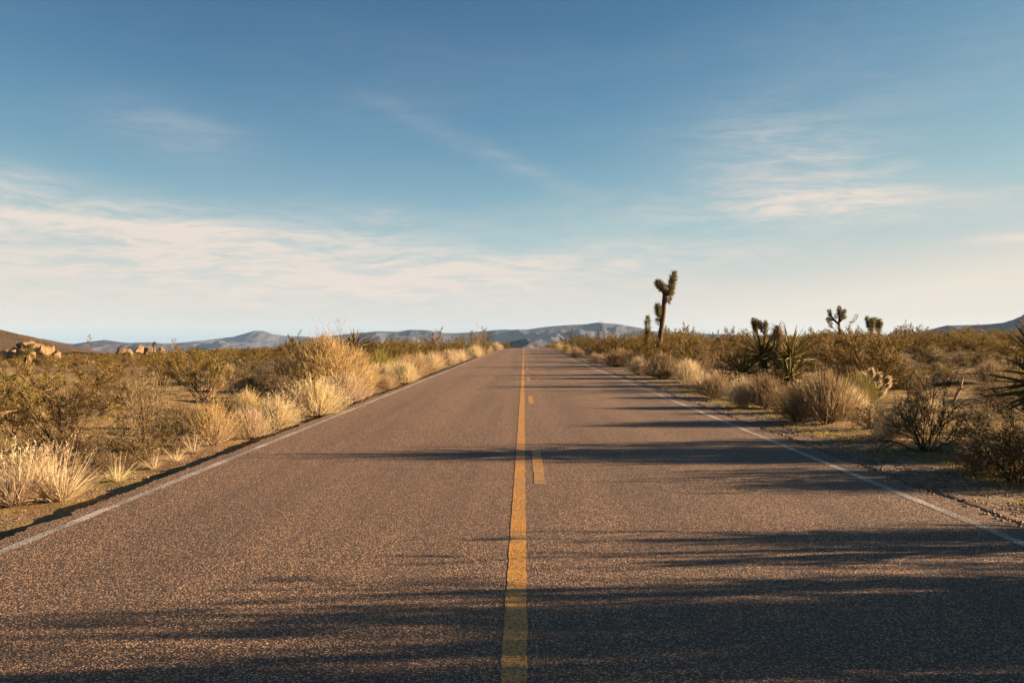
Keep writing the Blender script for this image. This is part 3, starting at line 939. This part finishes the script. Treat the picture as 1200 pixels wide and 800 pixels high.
DOME = [make_ephedra(600 + i, 'dome_twig', 15000, 'twig_brown', 'dry_twigs', .0055, .25, (.05, .13)) for i in range(2)]
EPH = [make_ephedra(500 + i) for i in range(2)]
BARE = [make_bare(520 + i) for i in range(2)]
KIND = {  # name, category, prototypes, natural width per unit height
    'cre': ('creosote_bush', 'bush', CRE, 1.25), 'spa': ('creosote_bush', 'bush', SPARSE, 1.25), 'dark': ('evergreen_bush', 'bush', DARK, 1.25), 'bur': ('burrobush', 'bush', BUR, 1.55),
    'grey': ('sage_bush', 'bush', GREYB, 1.55), 'grass': ('grass_clump', 'grass clump', GRASS, 1.0), 'thin': ('grass_tuft', 'grass clump', THIN, 1.0), 'rab': ('rabbitbrush', 'bush', RAB, 1.7),
    'brab': ('dry_brush', 'bush', BRAB, 1.7), 'prab': ('straw_brush', 'bush', PRAB, 1.7), 'yrab': ('rabbitbrush', 'bush', YRAB, 1.7), 'eph': ('ephedra_bush', 'bush', EPH, 1.4), 'bare': ('leafless_bush', 'bush', BARE, 1.0), 'dome': ('rabbitbrush', 'bush', DOME, 1.4)}
def normalise(parts):
    """scale a prototype to one metre high and one metre wide"""
    co = np.concatenate([np.array([v.co[:] for v in me.vertices]) for _, me in parts if len(me.vertices)])
    zt = np.percentile(co[:, 2], 98.5); w = 2 * np.percentile(np.hypot(co[:, 0], co[:, 1]), 96)
    M = Matrix.Diagonal((1 / w, 1 / w, 1 / zt, 1))
    for _, me in parts: me.transform(M); me.update()
    return w / zt


for _k in list(KIND):
    nm_, cat_, pr_, _ = KIND[_k]
    KIND[_k] = (nm_, cat_, pr_, float(np.mean([normalise(q) for q in pr_])))
print({k: round(v[3], 2) for k, v in KIND.items()})


def hero(kind, px, by, ty, wpx, label, group=None, minD=None):
    p, D = at(px, by)
    h = (by - ty) * p.y / FPX * 1.06; w = wpx * p.y / FPX * 1.18
    name, cat, protos, ar = KIND[kind]
    rr = random.Random(int(px * 7 + by))
    PLACED.append((p.x, p.y, w * .5, label))
    return plant(name, rr.choice(protos), (p.x, p.y, p.z), w, h, rr.uniform(0, 6.28), label, cat, group)


LEFT_STRAW = 'dry straw clumps along the left verge'
RIGHT_STRAW = 'dry straw clumps along the right verge'
HEROES = [
    ('grass', 18, 592, 522, 100, 'tall pale straw clump cut off by the left edge of the view', LEFT_STRAW),
    ('grass', 68, 586, 520, 84, 'tall pale straw clump nearest the road at lower left', LEFT_STRAW),
    ('grass', 40, 572, 524, 80, 'straw clump tucked behind the two nearest ones at lower left', LEFT_STRAW),
    ('thin', 138, 563, 531, 46, 'small spiky dry tuft right of the nearest straw clumps', LEFT_STRAW),
    ('thin', 180, 549, 524, 34, 'second small dry tuft beside the left asphalt edge', LEFT_STRAW),
    ('thin', 207, 540, 520, 34, 'third small dry tuft, left of the yellow-topped brush', LEFT_STRAW),
    ('thin', 100, 556, 528, 36, 'thin dry tuft in the shade behind the nearest straw clumps', LEFT_STRAW),
    ('bur', 118, 556, 520, 66, 'low dark burrobush in the shade behind the small dry tufts', None),
    ('yrab', 249, 522, 474, 66, 'pale rabbitbrush with a yellow top beside the left verge', None),
    ('thin', 228, 530, 508, 40, 'dry tuft at the foot of the yellow-topped brush', LEFT_STRAW),
    ('prab', 292, 514, 482, 52, 'pale feathery brush just right of the yellow-topped one', LEFT_STRAW),
    ('prab', 325, 504, 466, 58, 'pale feathery brush at the middle of the left verge', LEFT_STRAW),
    ('grass', 345, 490, 452, 56, 'upright straw clump in front of the golden dome bush', LEFT_STRAW),
    ('prab', 372, 488, 446, 70, 'broad straw brush at the foot of the golden dome bush', LEFT_STRAW),
    ('prab', 402, 474, 440, 56, 'straw brush right of the foot of the golden dome bush', LEFT_STRAW),
    ('grass', 318, 490, 466, 40, 'thin straw clump left of the golden dome bush', LEFT_STRAW),
    ('grass', 424, 463, 438, 40, 'small straw clump beside the left asphalt edge, past the dome bush', LEFT_STRAW),
    ('dome', 380, 468, 404, 96, 'large golden dome-shaped rabbitbrush left of the road', None),
    ('bare', 388, 446, 378, 40, 'tall wispy leafless stalks rising behind the golden dome bush', None),
    ('dome', 415, 454, 416, 44, 'smaller golden rabbitbrush joined to the right side of the dome bush', None),
    ('bur', 330, 482, 440, 58, 'dark twiggy burrobush in the shade left of the golden dome bush', None),
    ('bur', 292, 502, 476, 56, 'low dark burrobush behind the pale feathery brush', None),
    ('grey', 275, 500, 470, 44, 'grey-brown sage behind the yellow-topped brush', None),
    ('rab', 428, 456, 430, 40, 'brownish rabbitbrush past the dome bush, half shaded', None),
    ('eph', 446, 446, 412, 50, 'yellow-green rounded bush on the left verge', None),
    ('cre', 462, 436, 400, 52, 'creosote bush behind the yellow-green rounded bush', None),
    ('prab', 474, 450, 424, 38, 'straw brush right of the yellow-green rounded bush', LEFT_STRAW),
    ('rab', 490, 440, 417, 36, 'golden brush on the left verge between straw brushes', LEFT_STRAW),
    ('rab', 452, 457, 440, 30, 'low golden brush at the asphalt edge below the yellow-green bush', LEFT_STRAW),
    ('prab', 507, 434, 414, 34, 'straw brush in front of the dark green creosote', LEFT_STRAW),
    ('cre', 515, 427, 390, 46, 'dark green creosote standing above the left verge', None),
    ('prab', 526, 428, 411, 24, 'straw brush right of the dark green creosote', LEFT_STRAW),
    ('grass', 540, 423, 409, 22, 'pale straw clump far along the left verge', LEFT_STRAW),
    ('cre', 548, 418, 391, 30, 'leaning creosote far along the left verge', None),
    ('bare', 560, 416, 382, 22, 'tall bare twiggy bush far along the left verge', None),
    ('cre', 566, 415, 387, 30, 'creosote beside the tall bare bush far along the left verge', None),
    ('prab', 556, 419, 406, 20, 'straw brush below the tall bare bush', LEFT_STRAW),
    ('prab', 570, 415, 404, 16, 'straw brush near the left end of the road crest', LEFT_STRAW),
    ('prab', 582, 412, 403, 14, 'last straw brush before the road crest on the left', LEFT_STRAW),
    ('cre', 590, 411, 399, 14, 'small dark bush at the left end of the road crest', None),
    ('cre', 238, 470, 412, 104, 'large creosote bush with spreading grey branches in the left clearing', None),
    ('cre', 190, 452, 420, 60, 'olive creosote just left of the large spreading one', None),
    ('grey', 168, 528, 446, 72, 'tall grey-tan sage bush in the left foreground scrub', None),
    ('bur', 152, 545, 500, 84, 'dark low burrobush under the tall grey-tan sage', None),
    ('bur', 200, 528, 492, 56, 'dark burrobush between the grey-tan sage and the yellow-topped brush', None),
    ('spa', 76, 528, 426, 136, 'sparse creosote with pale bare branches in the left foreground', None),
    ('bare', 92, 530, 440, 60, 'pale leafless branches mixed into the sparse creosote', None),
    ('spa', 14, 512, 436, 90, 'olive creosote at the left edge beside the sparse one', None),
    ('grey', 4, 484, 450, 50, 'pale sage at the far left edge below the green yucca', None),
    ('cre', 120, 470, 424, 66, 'olive creosote behind the sparse foreground one', None),
    ('bur', 118, 486, 464, 50, 'low brown mound on the sand behind the sparse creosote', None),
    ('grey', 280, 450, 428, 40, 'grey sage in the sandy clearing left of the dome bush', None),
    ('bur', 318, 456, 436, 30, 'small brown burrobush at the back of the sandy clearing', None),
    # right of the road
    ('rab', 655, 411, 402, 16, 'golden brush at the right end of the road crest', RIGHT_STRAW),
    ('rab', 665, 415, 404, 18, 'golden brush second from the road crest on the right', RIGHT_STRAW),
    ('prab', 675, 419, 408, 18, 'pale straw brush below the dark evergreens on the right verge', RIGHT_STRAW),
    ('prab', 699, 426, 415, 18, 'pale straw brush on the right verge, left of the dark brush', RIGHT_STRAW),
    ('thin', 687, 426, 418, 6, 'little straw tuft on the right shoulder', RIGHT_STRAW),
    ('cre', 680, 415, 395, 26, 'olive creosote at the head of the right verge', None),
    ('cre', 706, 422, 398, 30, 'olive creosote beside the broad dark evergreen bush', None),
    ('bare', 708, 420, 380, 20, 'bare pale tree-like bush against the distant mountain', None),
    ('brab', 722, 430, 414, 32, 'dark brown brush on the right verge, nearest the crest', None),
    ('cre', 730, 424, 394, 46, 'olive creosote left of the young joshua spike', None),
    ('prab', 747, 439, 420, 26, 'pale straw clump at the asphalt edge below the tall joshua tree', RIGHT_STRAW),
    ('cre', 760, 432, 394, 54, 'olive creosote at the foot of the tall joshua tree', None),
    ('brab', 776, 444, 418, 50, 'dark brown brush right of the pale straw clump', None),
    ('cre', 800, 440, 391, 70, 'broad creosote right of the tall joshua tree', None),
    ('thin', 806, 455, 430, 26, 'upright straw tuft on the right verge below the broad creosote', RIGHT_STRAW),
    ('grass', 824, 455, 436, 34, 'brownish straw clump right of the upright tuft', RIGHT_STRAW),
    ('cre', 846, 446, 392, 76, 'broad creosote left of the large yucca', None),
    ('brab', 838, 466, 442, 50, 'dark brown brush before the large yucca, left end', None),
    ('prab', 870, 477, 443, 46, 'bright pale straw clump in front of the large yucca', RIGHT_STRAW),
    ('brab', 898, 478, 442, 48, 'brown brush right of the bright straw clump', None),
    ('brab', 935, 494, 450, 66, 'broad shaded brown brush at the right verge', None),
    ('brab', 972, 496, 442, 70, 'broad brown brush with pale plumes at the right verge', None),
    ('prab', 1000, 492, 458, 36, 'pale plume of straw beside the green rounded bush', RIGHT_STRAW),
    ('eph', 1008, 476, 438, 50, 'green rounded bush left of the pale cholla', None),
    ('cre', 965, 446, 398, 80, 'brown-olive creosote right of the large yucca', None),
    ('bur', 1020, 502, 474, 60, 'dark low burrobush in front of the pale cholla', None),
    ('prab', 1046, 516, 484, 42, 'straw clump left of the brown twiggy shrub', RIGHT_STRAW),
    ('bur', 1085, 530, 447, 92, 'brown twiggy shrub standing alone at the right verge', None),
    ('grey', 1062, 512, 466, 50, 'grey-brown shrub just behind the lone twiggy shrub', None),
    ('bur', 1190, 566, 492, 130, 'dark shaded bush at the right edge in front of the yucca', None),
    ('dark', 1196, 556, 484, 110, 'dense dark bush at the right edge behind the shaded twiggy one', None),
    ('brab', 1150, 552, 512, 60, 'low dark brush at the left foot of the right-edge bushes', None),
    ('bur', 1140, 520, 488, 50, 'small dark twiggy bush between the lone shrub and the right edge', None),
    ('bur', 1112, 452, 432, 66, 'low dark mound bush in the right clearing', None),
    ('bur', 1064, 447, 418, 56, 'dark wiry bush at the left of the right clearing', None),
    ('grey', 1078, 470, 450, 40, 'small grey bush in the right clearing behind the lone shrub', None),
    ('bur', 1165, 476, 440, 50, 'dark wiry bush beside the dead log in the right clearing', None),
    ('cre', 1090, 428, 392, 66, 'olive creosote at the back of the right clearing', None),
    ('cre', 1140, 424, 390, 60, 'tall creosote at the back of the right clearing below the mountain', None),
    ('cre', 1185, 432, 396, 60, 'creosote at the right edge below the mountain', None),
    ('bur', 1175, 444, 424, 46, 'brown mound bush at the back of the right clearing near the edge', None)]
for hrow in HEROES: hero(*hrow)
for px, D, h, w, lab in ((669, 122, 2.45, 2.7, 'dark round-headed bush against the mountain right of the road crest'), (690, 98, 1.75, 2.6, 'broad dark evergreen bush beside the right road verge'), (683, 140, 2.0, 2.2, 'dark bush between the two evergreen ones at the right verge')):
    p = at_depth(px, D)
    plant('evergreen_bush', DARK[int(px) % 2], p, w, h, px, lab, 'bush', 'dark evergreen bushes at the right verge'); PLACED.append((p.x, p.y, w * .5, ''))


def build_log():
    p, D = at(1128, 480); k = D / FPX; r = random.Random(2)
    root = link('dead_log', None, None, p); tag(root, 'pale dead branch leaning in the right clearing', 'log')
    m = MB(); m.tube([Vector(((x - 1128) * k, y, (480 - zz) * k)) for x, y, zz in ((1116, 0, 478), (1121, .05, 466), (1127, .05, 455), (1131, .1, 444))], [.035, .03, .024, .012], 8)
    link('limb', m.mesh('limb', 'dead_wood', True), root)
    for q in ((1121, 466, 1112, 458), (1126, 457, 1136, 452)):
        m = MB(); m.tube([Vector(((q[0] - 1128) * k, .05, (480 - q[1]) * k)), Vector(((q[2] - 1128) * k, -.05, (480 - q[3]) * k))], [.018, .008], 6)
        link('branch', m.mesh('branch', 'dead_wood', True), root)


build_log()

# bushes on the near right verge, outside the view: their shade lies over the foreground of the road
NEAR_RIGHT = [(5.25, 7.35, .95, 1.1, 'brab', 'round brown brush on the near right verge, farthest of the shading row'), (6.6, 6.1, 1.75, 2.0, 'cre', 'creosote behind the shading row on the near right verge'),
              (7.2, 5.3, 2.1, 2.1, 'cre', 'tall creosote on the near right verge shading the lane'), (7.6, 4.5, 2.25, 2.3, 'cre', 'tallest creosote on the near right verge'),
              (7.0, 3.7, 2.15, 2.3, 'cre', 'creosote shading the road at the foot of the view'), (5.15, 5.0, .95, 1.2, 'brab', 'brown brush shading the near right lane, second of the row'),
              (5.3, 4.1, 1.1, 1.4, 'brab', 'brown brush shading the near right lane, nearest of the row'), (9.2, 5.7, 2.3, 2.3, 'spa', 'sparse creosote well back from the near right verge'),
              (6.6, 9.9, .95, 1.3, 'brab', 'brown brush just outside the view beside the right-edge yucca'), (7.1, 10.9, 1.2, 1.4, 'bur', 'burrobush outside the view in front of the right-edge yucca'),
              (5.6, 7.15, 1.25, 1.3, 'dark', 'dark evergreen bush behind the farthest brush of the shading row'), (7.7, 13.2, 1.75, 1.7, 'dark', 'dark evergreen bush outside the view just past the right-edge yucca'), (7.35, 13.7, 1.65, 1.5, 'dark', 'dark evergreen bush half hidden behind the right-edge yucca'), (7.6, 12.1, 1.3, 1.4, 'brab', 'brown brush outside the view right of the right-edge yucca'), (8.9, 12.6, 2.0, 1.9, 'cre', 'creosote outside the view behind the right-edge yucca'),
              (5.6, 4.55, 1.25, 1.3, 'dark', 'dark evergreen bush in the near shading row'), (6.6, 5.6, 1.4, 1.4, 'dark', 'dark evergreen bush between the shading row creosotes'),
              (6.2, 2.9, 1.9, 2.0, 'cre', 'creosote level with the viewer on the right verge')]
for i, (x, y, h, w, kd, lab) in enumerate(NEAR_RIGHT):
    nm, cat, pr, ar = KIND[kd]
    plant(nm, pr[i % len(pr)], (x, y, gz1(x, y)), w, h, i * 1.7, lab, cat, 'bushes beyond the right edge of the view')
    PLACED.append((x, y, w * .5, ''))

# ------------------------------------------------------------------ scattered scrub, each bush its own object
DESC = {'cre': 'olive creosote', 'spa': 'sparse creosote', 'dark': 'dark evergreen bush', 'bur': 'brown burrobush', 'grey': 'grey-tan sage', 'grass': 'straw grass clump', 'rab': 'golden rabbitbrush', 'brab': 'dry brown brush',
        'prab': 'pale straw brush', 'thin': 'thin straw tuft', 'bare': 'leafless twiggy bush'}
HEIGHT = {'cre': (1.2, 2.1), 'spa': (1.1, 1.8), 'dark': (1.0, 1.8), 'bur': (.4, .85), 'grey': (.45, .95), 'grass': (.35, .6), 'rab': (.45, .9), 'brab': (.45, .9), 'prab': (.35, .75), 'thin': (.25, .45), 'bare': (1.1, 2.0)}
LANDMARKS = [(772, 51, 'tall joshua tree'), (759, 52, 'young joshua spike'), (905, 30, 'large yucca'), (985, 96, 'forked joshua tree on the skyline'), (1026, 82, 'palm-headed joshua pair'), (1026, 25, 'pale cholla'),
             (1085, 12.5, 'lone twiggy shrub'), (1128, 20, 'dead branch'), (1112, 30, 'mound bush in the right clearing'), (1008, 22, 'green rounded bush'), (870, 21, 'bright straw clump'),
             (846, 36, 'broad creosote left of the yucca'), (690, 98, 'broad dark evergreen'), (669, 122, 'round-headed dark bush'), (380, 24, 'golden dome bush'), (249, 13, 'yellow-topped brush'), (238, 24, 'large spreading creosote'),
             (168, 12.6, 'tall grey-tan sage'), (76, 12.5, 'sparse foreground creosote'), (446, 34, 'yellow-green rounded bush'), (515, 56, 'dark green verge creosote'), (40, 100, 'rock outcrop'), (165, 104, 'three rounded boulders'),
             (7, 27, 'left-edge yucca'), (32, 48, 'dark-trunked yucca'), (341, 84, 'thin dark joshua'), (560, 95, 'tall bare verge bush'), (415, 41, 'skirted yucca'), (300, 56, 'low yuccas in the left clearing'), (1190, 11, 'right-edge yucca')]
LMP = [(*at_depth(a, b)[:2], c) for a, b, c in LANDMARKS]
USED = set()


def own_label(kd, x, y, h):
    """a description that no other bush has: size, kind and where it stands from the nearest landmark"""
    lo, hi = HEIGHT[kd]; t = (h - lo * .7) / (hi - lo * .7)
    size = 'low' if t < .33 else 'medium' if t < .66 else 'large'
    for lx, ly, nm in sorted(LMP, key=lambda q: (q[0] - x) ** 2 + ((q[1] - y) * .7) ** 2)[:11]:
        dx, dy = x - lx, y - ly; dist = math.hypot(dx, dy)
        far = 'just ' if dist < 4 else '' if dist < 10 else 'some way ' if dist < 20 else 'far '
        fb = 'behind' if dy > 0 else 'in front of'; lr = 'right of' if dx > 0 else 'left of'
        a = abs(dy) / max(abs(dx), .01)
        rel = fb if a > 2.4 else lr if a < .42 else f'{"behind" if dy > 0 else "before"} and {lr}'
        lab = f'{size} {DESC[kd]} {far}{rel} the {nm}'
        if lab not in USED and len(lab.split()) <= 16:
            USED.add(lab); return lab
    return None


def scatter():
    r = random.Random(99); cnt = {}
    tries = 0; N = 0
    def put(kd, x, y, h, w, slack=.72):
        nonlocal N
        nm, cat, pr, ar = KIND[kd]; side = 'left' if x < 0 else 'right'
        if any((x - a) ** 2 + (y - b) ** 2 < ((w * .5 + c) * slack) ** 2 for a, b, c, _ in PLACED): return False
        lab = own_label(kd, x, y, h); grp = f'{DESC[kd]} plants {side} of the road'
        if lab is None:
            if y < 30: return False
            zone = 'in the middle scrub' if y < 60 else 'in the far scrub'
            lab = f'{DESC[kd]} {zone} {side} of the road'
        plant(nm, r.choice(pr), (x, y, gz1(x, y)), w, h, r.uniform(0, 6.28), lab, cat, grp, (r.uniform(-.06, .06), r.uniform(-.06, .06)))
        PLACED.append((x, y, w * .5, '')); cnt[kd] = cnt.get(kd, 0) + 1; N += 1
        return True
    # straw fringe along both verges
    for side in (-1, 1):
        y = 15.0
        while y < 150:
            y += r.uniform(.5, 1.3) * (1 + y * .012) * (1.0 if side < 0 else 2.2)
            kd = r.choices(('prab', 'grass', 'rab', 'thin', 'brab'), (40, 22, 16, 14, 8) if side < 0 else (20, 22, 14, 18, 26))[0]
            h = r.uniform(*HEIGHT[kd]) * (.8 if y < 30 else 1.0); w = h * KIND[kd][3] * r.uniform(.85, 1.2)
            x = side * (4.35 + w * .4 + abs(r.gauss(0, .75)) + (.5 if side > 0 else 0))
            put(kd, x, y, h, w, .45)
    for k in range(150):
        y = r.uniform(8.5, 27); x = r.uniform(-.54 * y - .5, .53 * y + .5)
        if -5.0 < x < 5.4: continue
        kd = r.choices(('bur', 'grey', 'brab', 'thin', 'grass', 'cre'), (30, 22, 14, 14, 8, 12 if x < 0 else 0))[0]
        h = r.uniform(*HEIGHT[kd]) * r.uniform(.4, .8); w = h * KIND[kd][3] * r.uniform(.9, 1.35)
        if x > 0 and r.random() < .5: continue
        put(kd, x, y, h, w, .6)
    while tries < 14000 and N < 1350:
        tries += 1
        y = math.sqrt(r.uniform(11 ** 2, 120 ** 2)); x = r.uniform(-.56 * y - 1, .54 * y + 6)
        if -5.3 < x < 5.6: continue
        # bare sandy openings
        if mnoise.noise(Vector((x * .11, y * .055, 2.0))) > (.02 if y < 45 else .15 if y < 70 else .34): continue
        kd = r.choices(('cre', 'bur', 'grey', 'grass', 'rab', 'brab', 'spa', 'dark', 'bare'), (44, 20, 13, 7, 5, 7, 5, 3, 2))[0]
        if cnt.get(kd, 0) >= 295: continue
        if y < 26 and kd in ('cre', 'spa', 'dark', 'bare'): continue
        h = r.uniform(*HEIGHT[kd]) * (1.0 if x > 0 else .9)
        px = VPX + x / y * FPX; by = VPY + (CAM_H - gz1(x, y)) / y * FPX
        if h > 1.0 and ((px > 1030 and by > 424) or (px < 340 and by > 436)): continue
        if px < 330 and y > 30: h *= .74 if px > 215 else .60 if y > 45 else .7
        if 840 < px < 965 and y < 33 and h > .5: continue
        if y < 26: h *= r.uniform(.35, .7)
        w = h * KIND[kd][3] * r.uniform(.85, 1.2)
        if abs(x) - w * .4 < 4.6: continue
        put(kd, x, y, h, w)
    print('scatter', N, cnt)


scatter()


# ------------------------------------------------------------------ uncountable stuff
def far_scrub():
    """the scrub past 115 m, where bushes merge"""
    r = np.random.default_rng(8); V = []; Fc = []
    n = 2600; pts = []
    y = np.sqrt(r.uniform(112 ** 2, 330 ** 2, n)); x = r.uniform(-.62, .60, n) * y
    for i in range(n):
        if abs(x[i]) < 5.2: continue
        h = r.uniform(.9, 2.0) * (1 if x[i] > 0 else .62 if x[i] > -.34 * y[i] else .42); w = h * r.uniform(.55, .85); g = gz1(x[i], y[i])
        m = 46
        d = r.normal(0, 1, (m, 3)); d /= np.linalg.norm(d, axis=1)[:, None]; d[:, 2] = np.abs(d[:, 2])
        c = d * (r.uniform(.35, 1.0, (m, 1)) ** .5) * np.array([w, w, h]) + np.array([x[i], y[i], g])
        a = r.normal(0, 1, (m, 3)) * .11; b = r.normal(0, 1, (m, 3)) * .11
        b0 = len(V)
        q = np.stack([c - a, c - b, c + a, c + b], 1).reshape(-1, 3)
        V.extend(q.tolist()); Fc.extend([(b0 + 4 * k, b0 + 4 * k + 1, b0 + 4 * k + 2, b0 + 4 * k + 3) for k in range(m)])
    me = bpy.data.meshes.new('far_scrub'); me.from_pydata(V, [], Fc); me.materials.append(MATS['creosote_leaf']); me.update()
    stuff('far_scrub', me, 'mass of olive desert scrub merging towards the skyline', 'scrub')


def ground_cover():
    """sprouting and dry annual grass between the shrubs"""
    r = random.Random(21); mb = MB(); Z = Vector((0, 0, 1)); n = 0
    while n < 22000:
        y = r.uniform(3.5, 7.2) ** 2 * .9; y = y if y < 46 else r.uniform(6, 46)
        x = r.uniform(-.56 * y - 1.5, .56 * y + 1.5)
        lo = 4.15 if x < 0 else 4.35
        if abs(x) < lo: continue
        if mnoise.noise(Vector((x * .45, y * .3, 7))) < -.10 + .12 * (abs(x) < 5.5): continue
        n += 1; p = Vector((x, y, gz1(x, y) - .01)); s = r.uniform(.02, .075)
        for k in range(5):
            d = cone_dir(r, 5, 62); mb.leaf(p + Vector((r.gauss(0, .03), r.gauss(0, .03), 0)), d, s * r.uniform(.6, 1.3), .007, perp(d, r))
    n = 0
    while n < 9000:
        y = r.uniform(2.5, 5.6) ** 2; x = 4.2 + abs(r.gauss(0, 1.5))
        if mnoise.noise(Vector((x * .9, y * .5, 3))) < .02: continue
        n += 1; p = Vector((x, y, gz1(x, y) - .01)); s = r.uniform(.02, .06)
        for k in range(5):
            d = cone_dir(r, 5, 65); mb.leaf(p + Vector((r.gauss(0, .03), r.gauss(0, .03), 0)), d, s * r.uniform(.6, 1.3), .008, perp(d, r))
    stuff('ground_cover', mb.mesh('ground_cover', 'sprout'), 'thin sprouting and dry grass on the sand', 'grass')


def gravel():
    r = random.Random(33); mb = MB()
    def stone(p, s):
        b0 = len(mb.v)
        ax = [rv(r) for _ in range(3)]
        for q in ((1, 0, 0), (-1, 0, 0), (0, 1, 0), (0, -1, 0), (0, 0, 1), (0, 0, -1)):
            mb.v.append(p + Vector((q[0] * s * r.uniform(.7, 1.2), q[1] * s * r.uniform(.7, 1.2), q[2] * s * .6)) + rv(r) * s * .2)
        for t in ((0, 2, 4), (2, 1, 4), (1, 3, 4), (3, 0, 4), (2, 0, 5), (1, 2, 5), (3, 1, 5), (0, 3, 5)): mb.f.append(tuple(b0 + k for k in t))
    for i in range(17000):
        y = r.uniform(2.2, 5.6) ** 2
        if r.random() < .78:
            x = ROAD_R + abs(r.gauss(0, .9)) - .05 if r.random() < .72 else ROAD_L - .03 - abs(r.gauss(0, .5))
        else: x = r.choice((-1, 1)) * (4 + r.uniform(0, .5 * y))
        s = min(.004 + r.expovariate(1 / .005), .022)
        g = 0.0 if ROAD_L < x < ROAD_R else gz1(x, y)
        stone(Vector((x, y, g + s * .2)), s)
    stuff('gravel', mb.mesh('gravel', 'pebble'), 'loose gravel along both road shoulders', 'gravel')


far_scrub(); ground_cover(); gravel()


# ------------------------------------------------------------------ air between here and the mountains
def build_haze():
    m = bpy.data.materials.new('haze'); m.use_nodes = True; T = NT(m.node_tree)
    v = T.node('ShaderNodeVolumePrincipled', {'Color': (.40, .62, 1.0, 1), 'Density': HAZE, 'Anisotropy': 0.0})
    T.node('ShaderNodeOutputMaterial', {'Volume': v.outputs[0]})
    x0, x1, y0, y1, z0, z1 = -7700, 7700, -4200, 8200, -85, 120
    vs = [(x, y, z) for z in (z0, z1) for y in (y0, y1) for x in (x0, x1)]
    me = bpy.data.meshes.new('haze'); me.from_pydata(vs, [], [(0, 2, 3, 1), (4, 5, 7, 6), (0, 1, 5, 4), (2, 6, 7, 3), (0, 4, 6, 2), (1, 3, 7, 5)])
    me.materials.append(m); me.update()
    o = link('haze', me); o['kind'] = 'stuff'; o['label'] = 'thin blue haze in the air towards the mountains'; o['category'] = 'haze'


HAZE = 0.00003
build_haze()
